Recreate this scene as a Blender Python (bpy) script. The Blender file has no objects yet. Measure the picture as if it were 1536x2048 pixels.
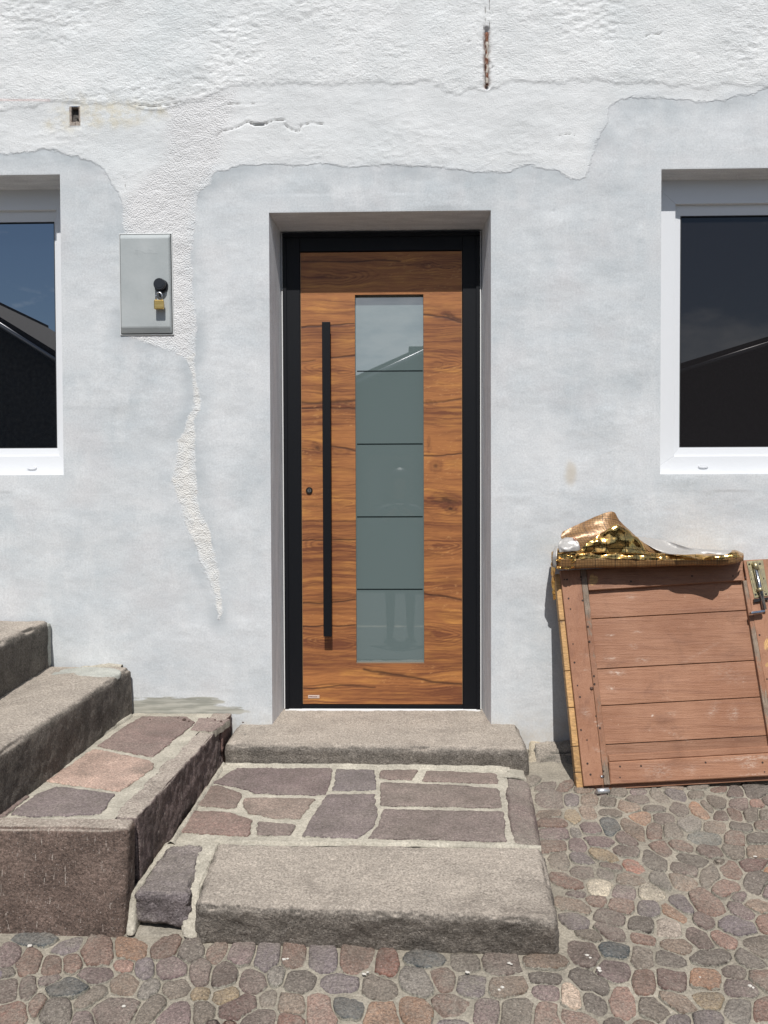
import bpy, bmesh, math, random
import numpy as np
from mathutils import Matrix, Vector

# ------------------------------------------------------------------ camera, light, exposure
SC = bpy.context.scene
COL = SC.collection
F_PX, CX, CY = 1538.0, 768.0, 1024.0            # focal length and centre, in pixels of the 1536x2048 photograph
CAM = np.array([0.0, -3.433, 1.25])             # the wall face is the plane y = 0
YAW, PITCH, ROLL = math.atan(32 / F_PX), math.atan(34 / F_PX), math.radians(-0.2)
cam_d = bpy.data.cameras.new('camera')
cam = bpy.data.objects.new('camera', cam_d); COL.objects.link(cam)
cam_d.sensor_fit = 'VERTICAL'; cam_d.sensor_height = 24.0; cam_d.lens = 24.0 * F_PX / 2048
cam_d.clip_start = 0.05; cam_d.clip_end = 500
MR = Matrix.Rotation(YAW, 4, 'Z') @ Matrix.Rotation(math.pi / 2 - PITCH, 4, 'X') @ Matrix.Rotation(ROLL, 4, 'Z')
cam.matrix_world = Matrix.Translation(Vector(CAM)) @ MR
SC.camera = cam

SUN_EL = math.radians(57)
world = bpy.data.worlds.new('World'); SC.world = world; world.use_nodes = True
wn, wl = world.node_tree.nodes, world.node_tree.links
wn.clear()
w_out = wn.new('ShaderNodeOutputWorld'); w_bg = wn.new('ShaderNodeBackground'); w_bg.inputs['Strength'].default_value = 0.068
w_sky = wn.new('ShaderNodeTexSky'); w_sky.sky_type = 'NISHITA'; w_sky.sun_disc = False
w_sky.sun_elevation = SUN_EL; w_sky.sun_rotation = math.pi; w_sky.altitude = 300; w_sky.dust_density = 0.25; w_sky.ozone_density = 2.5
# scattered clouds all round the sky
w_tc = wn.new('ShaderNodeTexCoord'); w_map = wn.new('ShaderNodeMapping'); w_map.inputs['Scale'].default_value = (1, 1, 2.6)
w_map.inputs['Location'].default_value = (3.1, 0.4, 0.2)
w_no = wn.new('ShaderNodeTexNoise'); w_no.inputs['Scale'].default_value = 3.2; w_no.inputs['Detail'].default_value = 9; w_no.inputs['Roughness'].default_value = 0.62
w_rm = wn.new('ShaderNodeValToRGB'); w_rm.color_ramp.elements[0].position = 0.50; w_rm.color_ramp.elements[1].position = 0.74
w_mx = wn.new('ShaderNodeMix'); w_mx.data_type = 'RGBA'; w_mx.inputs[7].default_value = (17, 17.6, 18.6, 1)
wl.new(w_tc.outputs['Generated'], w_map.inputs[0]); wl.new(w_map.outputs[0], w_no.inputs[0]); wl.new(w_no.outputs[0], w_rm.inputs[0])
w_ml = wn.new('ShaderNodeMath'); w_ml.operation = 'MULTIPLY'; w_ml.inputs[1].default_value = 0.85
w_sx = wn.new('ShaderNodeSeparateXYZ'); wl.new(w_tc.outputs['Generated'], w_sx.inputs[0])       # a bank of cloud low in the south
w_g1 = wn.new('ShaderNodeMath'); w_g1.operation = 'MULTIPLY'; wl.new(w_sx.outputs[0], w_g1.inputs[0]); wl.new(w_sx.outputs[0], w_g1.inputs[1])
w_g2 = wn.new('ShaderNodeMapRange'); w_g2.inputs[1].default_value = 0; w_g2.inputs[2].default_value = .10; w_g2.inputs[3].default_value = .19; w_g2.inputs[4].default_value = .0; wl.new(w_g1.outputs[0], w_g2.inputs[0])
w_g3 = wn.new('ShaderNodeMath'); w_g3.operation = 'ADD'; wl.new(w_no.outputs[0], w_g3.inputs[0]); wl.new(w_g2.outputs[0], w_g3.inputs[1]); wl.new(w_g3.outputs[0], w_rm.inputs[0])
wl.new(w_rm.outputs[0], w_ml.inputs[0]); wl.new(w_ml.outputs[0], w_mx.inputs[0]); wl.new(w_sky.outputs[0], w_mx.inputs[6])
wl.new(w_mx.outputs[2], w_bg.inputs[0]); wl.new(w_bg.outputs[0], w_out.inputs[0])

sun_d = bpy.data.lights.new('sun', 'SUN'); sun_d.energy = 4.9; sun_d.angle = math.radians(0.53); sun_d.color = (1.0, 0.975, 0.945)
sun = bpy.data.objects.new('sun', sun_d); COL.objects.link(sun)
sun.rotation_euler = (math.pi / 2 - SUN_EL, 0, math.radians(0.3)); sun.location = (0, -6, 9)
SC.view_settings.view_transform = 'Standard'; SC.view_settings.look = 'None'
SC.view_settings.exposure = 0.03; SC.view_settings.gamma = 1.0; SC.view_settings.use_curve_mapping = False
SC.cycles.caustics_reflective = True

# ------------------------------------------------------------------ turning a measured direction into a place
R3 = np.array(MR.to_3x3())
def ray(px, py):
    v = R3 @ np.array([(px - CX) / F_PX, -(py - CY) / F_PX, -1.0])
    return v
def onY(px, py, Y=0.0):                          # on the vertical plane y = Y
    v = ray(px, py); return CAM + v * ((Y - CAM[1]) / v[1])
def onZ(px, py, z):                              # on the level plane z
    v = ray(px, py); return CAM + v * ((z - CAM[2]) / v[2])
G0, GS = 0.114, 0.08                             # the pavement falls away from the wall
def gz(y): return G0 + GS * y
ZA0, ZAS = .272, -.020                           # first step of the side stair tilts a little
def zA(y): return ZA0 + ZAS * y
def onA(px, py):
    v = ray(px, py); t = (ZA0 + ZAS * CAM[1] - CAM[2]) / (v[2] - ZAS * v[1]); return CAM + v * t
def onG(px, py):
    v = ray(px, py); t = (G0 + GS * CAM[1] - CAM[2]) / (v[2] - GS * v[1]); return CAM + v * t
def onP(px, py, o, n, off=0.0):                  # on any plane
    v = ray(px, py); t = np.dot(np.asarray(o) + np.asarray(n) * off - CAM, n) / np.dot(v, n); return CAM + v * t

# ------------------------------------------------------------------ noise
def _h(ix, iy, iz, s):
    h = (ix.astype(np.int64) * 374761393 + iy.astype(np.int64) * 668265263 + iz.astype(np.int64) * 2147483647 + s * 974711) & 0xffffffff
    h = ((h ^ (h >> 13)) * 1274126177) & 0xffffffff
    h = ((h ^ (h >> 16)) * 2246822519) & 0xffffffff
    return (h & 0xffffff) / float(0xffffff) * 2 - 1
def vnoise(p, s=0):
    p = np.asarray(p, float); i = np.floor(p); f = p - i; f = f * f * f * (f * (f * 6 - 15) + 10)
    x, y, z = i[..., 0], i[..., 1], i[..., 2]; r = 0
    for dx in (0, 1):
        for dy in (0, 1):
            for dz in (0, 1):
                w = (f[..., 0] if dx else 1 - f[..., 0]) * (f[..., 1] if dy else 1 - f[..., 1]) * (f[..., 2] if dz else 1 - f[..., 2])
                r = r + w * _h(x + dx, y + dy, z + dz, s)
    return r
def fbm(p, freq, octs=4, s=0, gain=0.5):
    p = np.asarray(p, float) * freq; a = 1.0; r = 0; t = 0
    for o in range(octs):
        r = r + a * vnoise(p, s + o * 17); t += a; a *= gain; p = p * 2.03
    return r / t
def ss(a, b, x): t = np.clip((x - a) / (b - a), 0, 1); return t * t * (3 - 2 * t)
def seg_dist(X, Z, pts):                         # distance to a polyline
    d = np.full(X.shape, 1e9)
    for (a, b) in zip(pts[:-1], pts[1:]):
        ax, az, bx, bz = a[0], a[1], b[0], b[1]; L = (bx - ax) ** 2 + (bz - az) ** 2 + 1e-12
        t = np.clip(((X - ax) * (bx - ax) + (Z - az) * (bz - az)) / L, 0, 1)
        d = np.minimum(d, np.hypot(X - ax - t * (bx - ax), Z - az - t * (bz - az)))
    return d
def inside(X, Z, poly):
    r = np.zeros(X.shape, bool); n = len(poly)
    for i in range(n):
        (x0, z0), (x1, z1) = poly[i], poly[(i + 1) % n]
        if z0 == z1: continue
        c = ((z0 > Z) != (z1 > Z)) & (X < (x1 - x0) * (Z - z0) / (z1 - z0) + x0); r ^= c
    return r
def sdist(X, Z, poly):                           # signed, positive inside
    d = seg_dist(X, Z, list(poly) + [poly[0]]); return np.where(inside(X, Z, poly), d, -d)

# ------------------------------------------------------------------ scene-graph helpers
def tag(o, label=None, cat=None, group=None, kind=None):
    if label: o['label'] = label
    if cat: o['category'] = cat
    if group: o['group'] = group
    if kind: o['kind'] = kind
    return o
def empty(name, loc=(0, 0, 0), parent=None):
    o = bpy.data.objects.new(name, None); COL.objects.link(o); o.empty_display_size = 0.1
    o.location = Vector(loc) - (WORLD.get(parent, Vector((0, 0, 0))) if parent else Vector((0, 0, 0)))
    WORLD[o] = Vector(loc)
    if parent: o.parent = parent
    return o
WORLD = {}
def link(name, me, mats, parent=None, smooth=False, centre=True, color=None):
    me_v = np.empty(len(me.vertices) * 3); me.vertices.foreach_get('co', me_v); V = me_v.reshape(-1, 3)
    c = (V.min(0) + V.max(0)) / 2 if centre else np.zeros(3); c[2] = V[:, 2].min() if centre else 0
    me.vertices.foreach_set('co', (V - c).ravel()); me.name = name
    o = bpy.data.objects.new(name, me); COL.objects.link(o)
    for m in (mats if isinstance(mats, (list, tuple)) else [mats]): me.materials.append(m)
    o.location = Vector(c) - (WORLD.get(parent, Vector((0, 0, 0))) if parent else Vector((0, 0, 0)))
    WORLD[o] = Vector(c)
    if parent: o.parent = parent
    if smooth: me.polygons.foreach_set('use_smooth', np.ones(len(me.polygons), bool))
    if color is not None: o.color = (*color, 1)
    me.update(); return o
def pyd(V, F, mi=None):
    me = bpy.data.meshes.new('m'); me.from_pydata([tuple(v) for v in V], [], F)
    if mi is not None: me.polygons.foreach_set('material_index', np.array(mi, np.int32))
    return me
def grid_me(P, keep=None):                       # P: (ny, nx, 3) array -> mesh
    ny, nx = P.shape[:2]; idx = np.arange(ny * nx).reshape(ny, nx)
    q = np.stack([idx[:-1, :-1], idx[:-1, 1:], idx[1:, 1:], idx[1:, :-1]], -1)
    q = q[keep] if keep is not None else q.reshape(-1, 4)
    me = bpy.data.meshes.new('g'); me.vertices.add(ny * nx); me.vertices.foreach_set('co', P.reshape(-1, 3).ravel())
    n = len(q); me.loops.add(n * 4); me.loops.foreach_set('vertex_index', q.ravel().astype(np.int32))
    me.polygons.add(n); me.polygons.foreach_set('loop_start', (np.arange(n) * 4).astype(np.int32)); me.polygons.foreach_set('loop_total', np.full(n, 4, np.int32))
    me.update(calc_edges=True); return me
def fattr(me, name, a):
    at = me.attributes.new(name, 'FLOAT', 'POINT'); at.data.foreach_set('value', np.asarray(a, np.float32).ravel())
def cattr(me, name, a):
    a = np.asarray(a, np.float32).reshape(-1, 3); a = np.concatenate([a, np.ones((len(a), 1), np.float32)], 1)
    at = me.color_attributes.new(name, 'FLOAT_COLOR', 'POINT'); at.data.foreach_set('color', a.ravel())
class BM:                                        # collects shapes into one mesh
    def __init__(s): s.b = bmesh.new(); s.mi = 0
    def box(s, x0, x1, y0, y1, z0, z1, bev=0.0, seg=2):
        g = bmesh.ops.create_cube(s.b, size=1.0)['verts']
        for v in g: v.co = Vector((x0 + (v.co.x + .5) * (x1 - x0), y0 + (v.co.y + .5) * (y1 - y0), z0 + (v.co.z + .5) * (z1 - z0)))
        fs = set(f for v in g for f in v.link_faces)
        for f in fs: f.material_index = s.mi
        if bev:
            es = list(set(e for v in g for e in v.link_edges))
            bmesh.ops.bevel(s.b, geom=es, offset=bev, segments=seg, affect='EDGES', profile=0.5, clamp_overlap=True)
        return s
    def hexa(s, lo, hi, bev=0.0):                # two quads (4 points each, same order) joined
        vs = [s.b.verts.new(Vector(p)) for p in lo] + [s.b.verts.new(Vector(p)) for p in hi]; n = len(lo); fs = []
        fs.append(s.b.faces.new([vs[i] for i in range(n)][::-1])); fs.append(s.b.faces.new([vs[n + i] for i in range(n)]))
        for i in range(n): j = (i + 1) % n; fs.append(s.b.faces.new([vs[i], vs[j], vs[n + j], vs[n + i]]))
        for f in fs: f.material_index = s.mi
        if bev:
            es = list(set(e for f in fs for e in f.edges)); bmesh.ops.bevel(s.b, geom=es, offset=bev, segments=2, affect='EDGES', profile=0.5, clamp_overlap=True)
        return s
    def tube(s, pts, r, seg=12, cap=True):
        pts = [Vector(p) for p in pts]; rings = []
        for i, p in enumerate(pts):
            t = (pts[min(i + 1, len(pts) - 1)] - pts[max(i - 1, 0)]).normalized()
            u = t.cross(Vector((0, 0, 1)) if abs(t.z) < .9 else Vector((1, 0, 0))).normalized(); w = t.cross(u)
            rr = r[i] if isinstance(r, (list, tuple)) else r
            rings.append([s.b.verts.new(p + (u * math.cos(a) + w * math.sin(a)) * rr) for a in [2 * math.pi * k / seg for k in range(seg)]])
        for a, b in zip(rings[:-1], rings[1:]):
            for k in range(seg):
                f = s.b.faces.new([a[k], a[(k + 1) % seg], b[(k + 1) % seg], b[k]]); f.smooth = True; f.material_index = s.mi
        if cap: s.b.faces.new(rings[0][::-1]).material_index = s.mi; s.b.faces.new(rings[-1]).material_index = s.mi
        return s
    def done(s, name, mats, parent=None, **k):
        bmesh.ops.recalc_face_normals(s.b, faces=s.b.faces[:])
        me = bpy.data.meshes.new(name); s.b.to_mesh(me); s.b.free(); return link(name, me, mats, parent, **k)

# ------------------------------------------------------------------ materials
class NT:
    def __init__(s, name):
        s.m = bpy.data.materials.new(name); s.m.use_nodes = True; s.t = s.m.node_tree; s.t.nodes.clear()
        s.out = s.t.nodes.new('ShaderNodeOutputMaterial'); s.p = s.t.nodes.new('ShaderNodeBsdfPrincipled'); s.t.links.new(s.p.outputs[0], s.out.inputs[0])
        s.pos = s.n('ShaderNodeNewGeometry').outputs['Position']
    def n(s, typ, ins=None, **props):
        nd = s.t.nodes.new(typ)
        for k, v in props.items(): setattr(nd, k, v)
        for k, v in (ins or {}).items():
            i = nd.inputs[k]
            if isinstance(v, bpy.types.NodeSocket): s.t.links.new(v, i)
            else: i.default_value = v
        return nd
    def map(s, scale, rot=(0, 0, 0), src=None, loc=(0, 0, 0)): return s.n('ShaderNodeMapping', {0: src or s.pos, 'Scale': scale, 'Rotation': rot, 'Location': loc}).outputs[0]
    def noise(s, scale, det=4, rough=.55, src=None, dist=0.0): return s.n('ShaderNodeTexNoise', {'Vector': src or s.pos, 'Scale': scale, 'Detail': det, 'Roughness': rough, 'Distortion': dist}).outputs[0]
    def vor(s, scale, src=None, feature='F1', out='Distance', rnd=1.0): return s.n('ShaderNodeTexVoronoi', {'Vector': src or s.pos, 'Scale': scale, 'Randomness': rnd}, feature=feature).outputs[out]
    def ramp(s, f, stops, interp='LINEAR'):
        nd = s.n('ShaderNodeValToRGB', {0: f}); cr = nd.color_ramp; cr.interpolation = interp
        while len(cr.elements) < len(stops): cr.elements.new(0.5)
        for e, (p, c) in zip(cr.elements, stops): e.position = p; e.color = (c, c, c, 1) if isinstance(c, (int, float)) else (*c, 1)
        return nd.outputs[0]
    def rng(s, f, a, b, c, d, smooth=False): return s.n('ShaderNodeMapRange', {0: f, 1: a, 2: b, 3: c, 4: d}, interpolation_type='SMOOTHSTEP' if smooth else 'LINEAR').outputs[0]
    def math(s, op, a, b=0.0, c=0.0): return s.n('ShaderNodeMath', {0: a, 1: b, 2: c}, operation=op).outputs[0]
    def mix(s, f, a, b, mode='MIX'):
        nd = s.n('ShaderNodeMix', data_type='RGBA', blend_type=mode)
        for i, v in ((0, f), (6, a), (7, b)):
            if isinstance(v, bpy.types.NodeSocket): s.t.links.new(v, nd.inputs[i])
            elif i: nd.inputs[i].default_value = (*v, 1) if isinstance(v, tuple) else (v, v, v, 1)
            else: nd.inputs[0].default_value = v
        return nd.outputs[2]
    def attr(s, name, out='Fac'): return s.n('ShaderNodeAttribute', attribute_name=name).outputs[out]
    def ocol(s): return s.n('ShaderNodeObjectInfo').outputs['Color']
    def bump(s, h, dist, strength=1.0, prev=None):
        nd = s.n('ShaderNodeBump', {'Height': h, 'Distance': dist, 'Strength': strength})
        if prev is not None: s.t.links.new(prev, nd.inputs['Normal'])
        return nd.outputs[0]
    def fin(s, color=None, rough=.8, normal=None, metal=0.0, spec=None, **k):
        def st(nm, v):
            if isinstance(v, bpy.types.NodeSocket): s.t.links.new(v, s.p.inputs[nm])
            else: s.p.inputs[nm].default_value = (*v, 1) if isinstance(v, tuple) else v
        if color is not None: st('Base Color', color)
        st('Roughness', rough); st('Metallic', metal)
        if spec is not None: st('Specular IOR Level', spec)
        if normal is not None: s.t.links.new(normal, s.p.inputs['Normal'])
        for a, b in k.items(): st(a.replace('_', ' '), b)
        return s.m
def plain(name, color, rough=.6, metal=0.0, bump=0.0, bs=300, var=0.0, **k):
    t = NT(name); c = color
    if var: c = t.mix(t.rng(t.noise(14, 5), .3, .7, 0, 1), tuple(x * (1 - var) for x in color), tuple(min(1, x * (1 + var)) for x in color))
    nm = t.bump(t.noise(bs, 3), bump) if bump else None
    return t.fin(c, rough, nm, metal, **k)

def m_stone(name, base=None, speck=0.5, bump=0.002, dust=0.35, streak=0.0, haze=0.0):
    t = NT(name); col = t.ocol() if base is None else base
    n1 = t.rng(t.noise(9, 6, .62), .33, .68, .66, 1.34); n2 = t.rng(t.noise(110, 5, .8), .36, .64, .66, 1.36)
    c = t.mix(1.0, col, t.n('ShaderNodeCombineColor', {0: n1, 1: n1, 2: n1}).outputs[0], 'MULTIPLY')
    c = t.mix(1.0, c, t.n('ShaderNodeCombineColor', {0: n2, 1: n2, 2: n2}).outputs[0], 'MULTIPLY')
    sp = t.rng(t.vor(150), .16, .26, 1, 0); sel = t.rng(t.noise(75, 2), .50, .60, 0, speck)
    c = t.mix(t.math('MULTIPLY', sp, sel), c, (.52, .48, .44))
    dk = t.rng(t.vor(120, src=t.map((1, 1, 1), loc=(3, 1, 2))), .12, .26, .6, 0); c = t.mix(dk, c, (.05, .045, .04))
    if streak:
        s2 = t.rng(t.noise(1, 2, .6, src=t.map((150, 60, 26), rot=(0, .12, 0))), .66, .70, 0, streak); c = t.mix(s2, c, (.42, .36, .31))
    nz = t.n('ShaderNodeSeparateXYZ', {0: t.n('ShaderNodeNewGeometry').outputs['Normal']}).outputs[2]
    dn = t.math('MULTIPLY', t.rng(t.noise(5.5, 5, .6), .38, .66, .68, 1), t.rng(t.vor(125, feature='SMOOTH_F1'), .15, .55, .62, 1.15)); d = t.math('MULTIPLY', t.rng(nz, .55, .98, 0, dust), dn); c = t.mix(d, c, (.49, .425, .355))   # dry dust lies on the treads
    if haze: c = t.mix(t.math('MULTIPLY', t.rng(t.noise(2.6, 4, .6), .46, .62, 0, haze), t.rng(t.noise(40, 5, .75), .36, .60, 1.25, .2)), c, (.32, .285, .235))
    st_ = t.rng(t.noise(4.2, 5, .65, dist=.5), .52, .70, 0, .38); c = t.mix(st_, c, (.115, .095, .078))
    rim = t.math('ADD', t.attr('rim'), t.math('MULTIPLY_ADD', t.noise(55, 4, .72), 1.5, -.75)); rimm = t.rng(rim, .62, .80, 0, .92); c = t.mix(rimm, c, (.33, .305, .25))      # cement left on the rims
    gg = t.rng(t.noise(165, 4, .8), .36, .62, 1.22, .60); c = t.mix(1.0, c, t.n('ShaderNodeCombineColor', {0: gg, 1: gg, 2: gg}).outputs[0], 'MULTIPLY'); fk = t.math('MULTIPLY', t.rng(t.vor(95, src=t.map((1, 1, 1), loc=(7, 3, 5))), .10, .22, .55, 0), t.rng(t.noise(30, 3), .42, .56, 0, 1)); c = t.mix(fk, c, (.10, .085, .072))
    h = t.math('ADD', t.math('MULTIPLY', t.noise(46, 7, .72), .8), t.math('MULTIPLY', t.noise(140, 4, .7), .5))
    return t.fin(c, .88, t.bump(h, bump * 3.0), spec=.22)
def m_mortar(name, col=(.40, .385, .345), bump=.0025):
    t = NT(name); c = t.mix(t.rng(t.noise(7, 6, .65), .35, .68, 0, 1), tuple(x * .72 for x in col), tuple(x * 1.12 for x in col))
    g = t.rng(t.noise(130, 5, .75), .32, .68, .68, 1.3); c = t.mix(1.0, c, t.n('ShaderNodeCombineColor', {0: g, 1: g, 2: g}).outputs[0], 'MULTIPLY'); c = t.mix(t.rng(t.vor(140), .12, .24, .6, 0), c, (.15, .125, .10))
    h = t.math('ADD', t.noise(60, 7, .7), t.math('MULTIPLY', t.noise(150, 3, .6), .6))
    return t.fin(c, .92, t.bump(h, bump * 1.6), spec=.2)
# ------------------------------------------------------------------ house: plastered front wall
xz = lambda pts, Y=0.0: [(lambda p: (p[0], p[2]))(onY(a, b, Y)) for a, b in pts]
house = tag(empty('house', (0, 0.3, 0.1)), 'old house front of rough white and smooth grey plaster around a new wooden door', 'house')

DX0, DX1 = onY(541, 900)[0], onY(982, 900)[0]           # door opening at the wall face
DZ1 = onY(760, 423)[2]; DZ0 = 0.16
DY = 0.19                                             # depth of the door frame behind the wall face
DXi0, DXi1 = onY(567, 900, DY)[0], onY(960.5, 900, DY)[0]; DZi1 = onY(760, 465, DY)[2]; DZi0 = onY(760, 1418, DY)[2]
RX0 = onY(1321.5, 640)[0]; RX1 = RX0 + 1.10; RZ0 = onY(1420, 948)[2]; RZ1 = onY(1420, 337.5)[2]; RY = 0.096
LX1 = onY(123.5, 640)[0]; LX0 = LX1 - 1.10; LZ0 = onY(60, 950)[2]; LZ1 = onY(60, 349.5)[2]; LY = 0.138
hole_c = onY(150, 232); HX0, HX1, HZ0, HZ1 = hole_c[0] - .024, hole_c[0] + .024, hole_c[2] - .043, hole_c[2] + .043

def axis(keys, fine, coarse, a, b):
    out = []
    for u, v in zip(keys[:-1], keys[1:]):
        st = fine if (u >= a - 1e-6 and v <= b + 1e-6) else coarse
        out.append(np.linspace(u, v, max(2, int(round((v - u) / st)) + 1))[:-1])
    return np.concatenate(out + [[keys[-1]]])
xs = axis(sorted([-3.6, -1.95, LX1, HX0, HX1, DX0, DX1, RX0, 1.95, 3.6] + [LX0, RX1]), .006, .05, -1.95, 1.95)
zs = axis(sorted([-0.2, 0.02, DZ0, LZ0, RZ0, DZ1, LZ1, RZ1, HZ0, HZ1, 3.62, 5.0]), .006, .05, 0.0, 3.65)
X, Z = np.meshgrid(xs, zs); Xc = (xs[:-1] + xs[1:]) / 2; Zc = (zs[:-1] + zs[1:]) / 2; XC, ZC = np.meshgrid(Xc, Zc)
def hole(a, b, c, d): return (XC > a) & (XC < b) & (ZC > c) & (ZC < d)
keep = ~(hole(DX0, DX1, DZ0, DZ1) | hole(RX0, RX1, RZ0, RZ1) | hole(LX0, LX1, LZ0, LZ1) | hole(HX0, HX1, HZ0, HZ1))

W_POLY = xz([(-900, -400), (-900, 303), (0, 303), (60, 300), (110, 303), (150, 312), (180, 324), (207, 337), (225, 366), (243, 387), (251, 415), (246, 450), (250, 466), (250, 668), (268, 675),
             (300, 690), (345, 702), (372, 716), (385, 745), (388, 790), (380, 830), (368, 862), (352, 880), (350, 925), (342, 960), (352, 1000), (372, 1050), (392, 1085), (405, 1120), (424, 1165), (432, 1200), (440, 1243),
             (445, 1222), (441, 1185), (436, 1130), (420, 1070), (402, 1020), (393, 960), (394, 900), (392, 850), (397, 800), (391, 745), (392, 700), (389, 640), (381, 560), (383, 510), (388, 480), (394, 430), (402, 388),
             (425, 360), (433, 343), (480, 333), (560, 328), (640, 326), (700, 331), (780, 330), (860, 334), (960, 343), (1020, 342), (1060, 332), (1110, 340), (1135, 356), (1160, 358), (1173, 350), (1182, 320), (1190, 282),
             (1212, 247), (1216, 215), (1240, 200), (1300, 195), (1380, 199), (1440, 200), (1480, 190), (1510, 186), (1540, 168), (1700, 150), (2500, 150), (2500, -400)])
wob = np.stack([X, Z * 0 + 3.3, Z], -1)
jx = fbm(wob, 9, 4, 5) * .022 + fbm(wob, 60, 2, 9) * .004; jz = fbm(wob, 9, 4, 25) * .022 + fbm(wob, 60, 2, 29) * .004
sw = sdist(X + jx, Z + jz, W_POLY)
# line below which the old coat has been smoothed once already
L2 = xz([(-900, 215), (0, 212), (110, 205), (240, 214), (330, 216), (400, 200), (460, 172), (540, 168), (620, 166), (768, 168), (870, 160), (905, 178), (960, 178), (1030, 158), (1100, 160), (1190, 154), (1236, 166), (1300, 162), (1400, 168), (2500, 160)])
l2z = np.interp((X + jx * 2.2).ravel(), [p[0] for p in L2], [p[1] for p in L2]).reshape(X.shape); s2 = (Z + jz * 1.6) - l2z
# the pebbly strip that runs down past the meter box
STRIP = xz([(345, 215), (470, 190), (430, 340), (398, 400), (388, 520), (385, 640), (392, 720), (380, 740), (340, 700), (225, 680), (240, 430), (330, 330)])
sst = sdist(X + jx * 1.5, Z + jz * 1.5, STRIP)
STREAK = xz([(372, 716), (388, 790), (368, 862), (345, 880), (335, 960), (372, 1050), (424, 1165), (440, 1250), (455, 1220), (441, 1130), (402, 1000), (400, 700)])
sstk = sdist(X, Z, STREAK)
rough_top = ss(-.01, .02, s2)                             # 1 in the roughest upper coat
white = ss(-.002, .002, sw)
pv = np.stack([X * 26, X * 0, Z * 60], -1)
ridge = 1 - np.abs(fbm(np.stack([X * 1.0, X * 0 + 1, Z * 2.3], -1), 17, 5, 3, .55)) * 2.4
lump = fbm(np.stack([X, X * 0, Z * 1.5], -1), 5.5, 4, 11); fine = fbm(np.stack([X, X * 0 + 8, Z * 1.6], -1), 45, 3, 31, .6)
patch = ss(.0, .35, fbm(np.stack([X, X * 0 + 4, Z], -1), 2.6, 3, 77) + .12)
drop = np.minimum(ss(.05, .22, fbm(np.stack([X, X * 0 + 14, Z * 2.6], -1), 30, 3, 41, .6)), 1.0)     # shallow torn pits
h = lump * .0035
h += white * (rough_top * (np.clip(ridge, 0, 1) ** 2 * .0011 * patch + fine * .0014 - drop * .0026 * patch) + (1 - rough_top) * (np.clip(ridge, 0, 1) ** 3 * .0016 * patch + fine * .0008))
h += ss(-.02, .02, sst) * white * fine * .0006 + ss(0, .01, sstk) * white * (fine * .0011 - .0003)
h += (1 - ss(-.008, .008, sw)) * (.0006 + fine * .00022)
h += np.exp(-(s2 / .006) ** 2) * white * .0012
h += rough_top * .0015
# fixed cracks
CR = [([(430, 275), (445, 263), (470, 257), (495, 243), (505, 248), (520, 250), (535, 245), (550, 240), (568, 240)], .0024, .006), ([(500, 246), (510, 249), (522, 249), (533, 246)], .0036, .009),
      ([(568, 248), (580, 258), (597, 264), (602, 250), (622, 246), (645, 248)], .0025, .007), ([(268, 209), (300, 213), (330, 210), (362, 205)], .0028, .006),
      ([(446, 211), (470, 208), (500, 209), (515, 205), (532, 204)], .0022, .004), ([(246, 352), (252, 360), (250, 372), (256, 380)], .002, .003), ([(966, 60), (971, 30), (969, 0), (968, -30)], .0022, .006), ([(979, 60), (980, 25), (978, -30)], .0022, .004),
      ([(1290, 75), (1300, 68), (1318, 69), (1326, 65)], .003, .004), ([(1120, 270), (1135, 268), (1150, 272)], .002, .003)]
crk = np.zeros_like(X)
for pts, w, dep in CR:
    d = seg_dist(X + jx * .35, Z + jz * .35, xz(pts)); k = np.exp(-(d / w) ** 2); h -= k * dep; crk = np.maximum(crk, k)
RB = xz([(973, 58), (974.5, 172)]); d = seg_dist(X + jx * .3, Z + jz * .3, RB); k = np.exp(-(d / .0115) ** 4); h -= k * .016; rustm = np.exp(-(d / .013) ** 2) * ss(.0, .5, fbm(wob, 50, 3, 61) + .25); brk = np.exp(-(d / .03) ** 2) * fbm(wob, 70, 3, 66) * .005 * ss(3.45, 3.25, Z); h += brk
# crumbling rim of the little hole, of the wall foot
dh = np.maximum(np.maximum(HX0 - X, X - HX1), np.maximum(HZ0 - Z, Z - HZ1)); h -= np.exp(-(np.maximum(dh, 0) / .008) ** 2) * .004 * ss(0, .008, dh)
# dots and pits
rs = np.random.RandomState(4)
for (a, b, r) in [(1107, 422, .004), (1218, 908, .0045), (315, 262, 0.004), (155, 290, .003), (538, 300, .004), (985, 135, .005), (938, 84, .006), (1395, 110, .006), (1013, 138, .004)] + [(rs.uniform(0, 1536), rs.uniform(0, 160), rs.uniform(.002, .004)) for _ in range(50)]:
    q = onY(a, b); d = np.hypot(X - q[0], (Z - q[2]) * (1.8 if b > 300 else 1.0) / (1.0)); k = np.exp(-(d / r) ** 2); h -= k * .004; crk = np.maximum(crk, k * .8)
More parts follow.
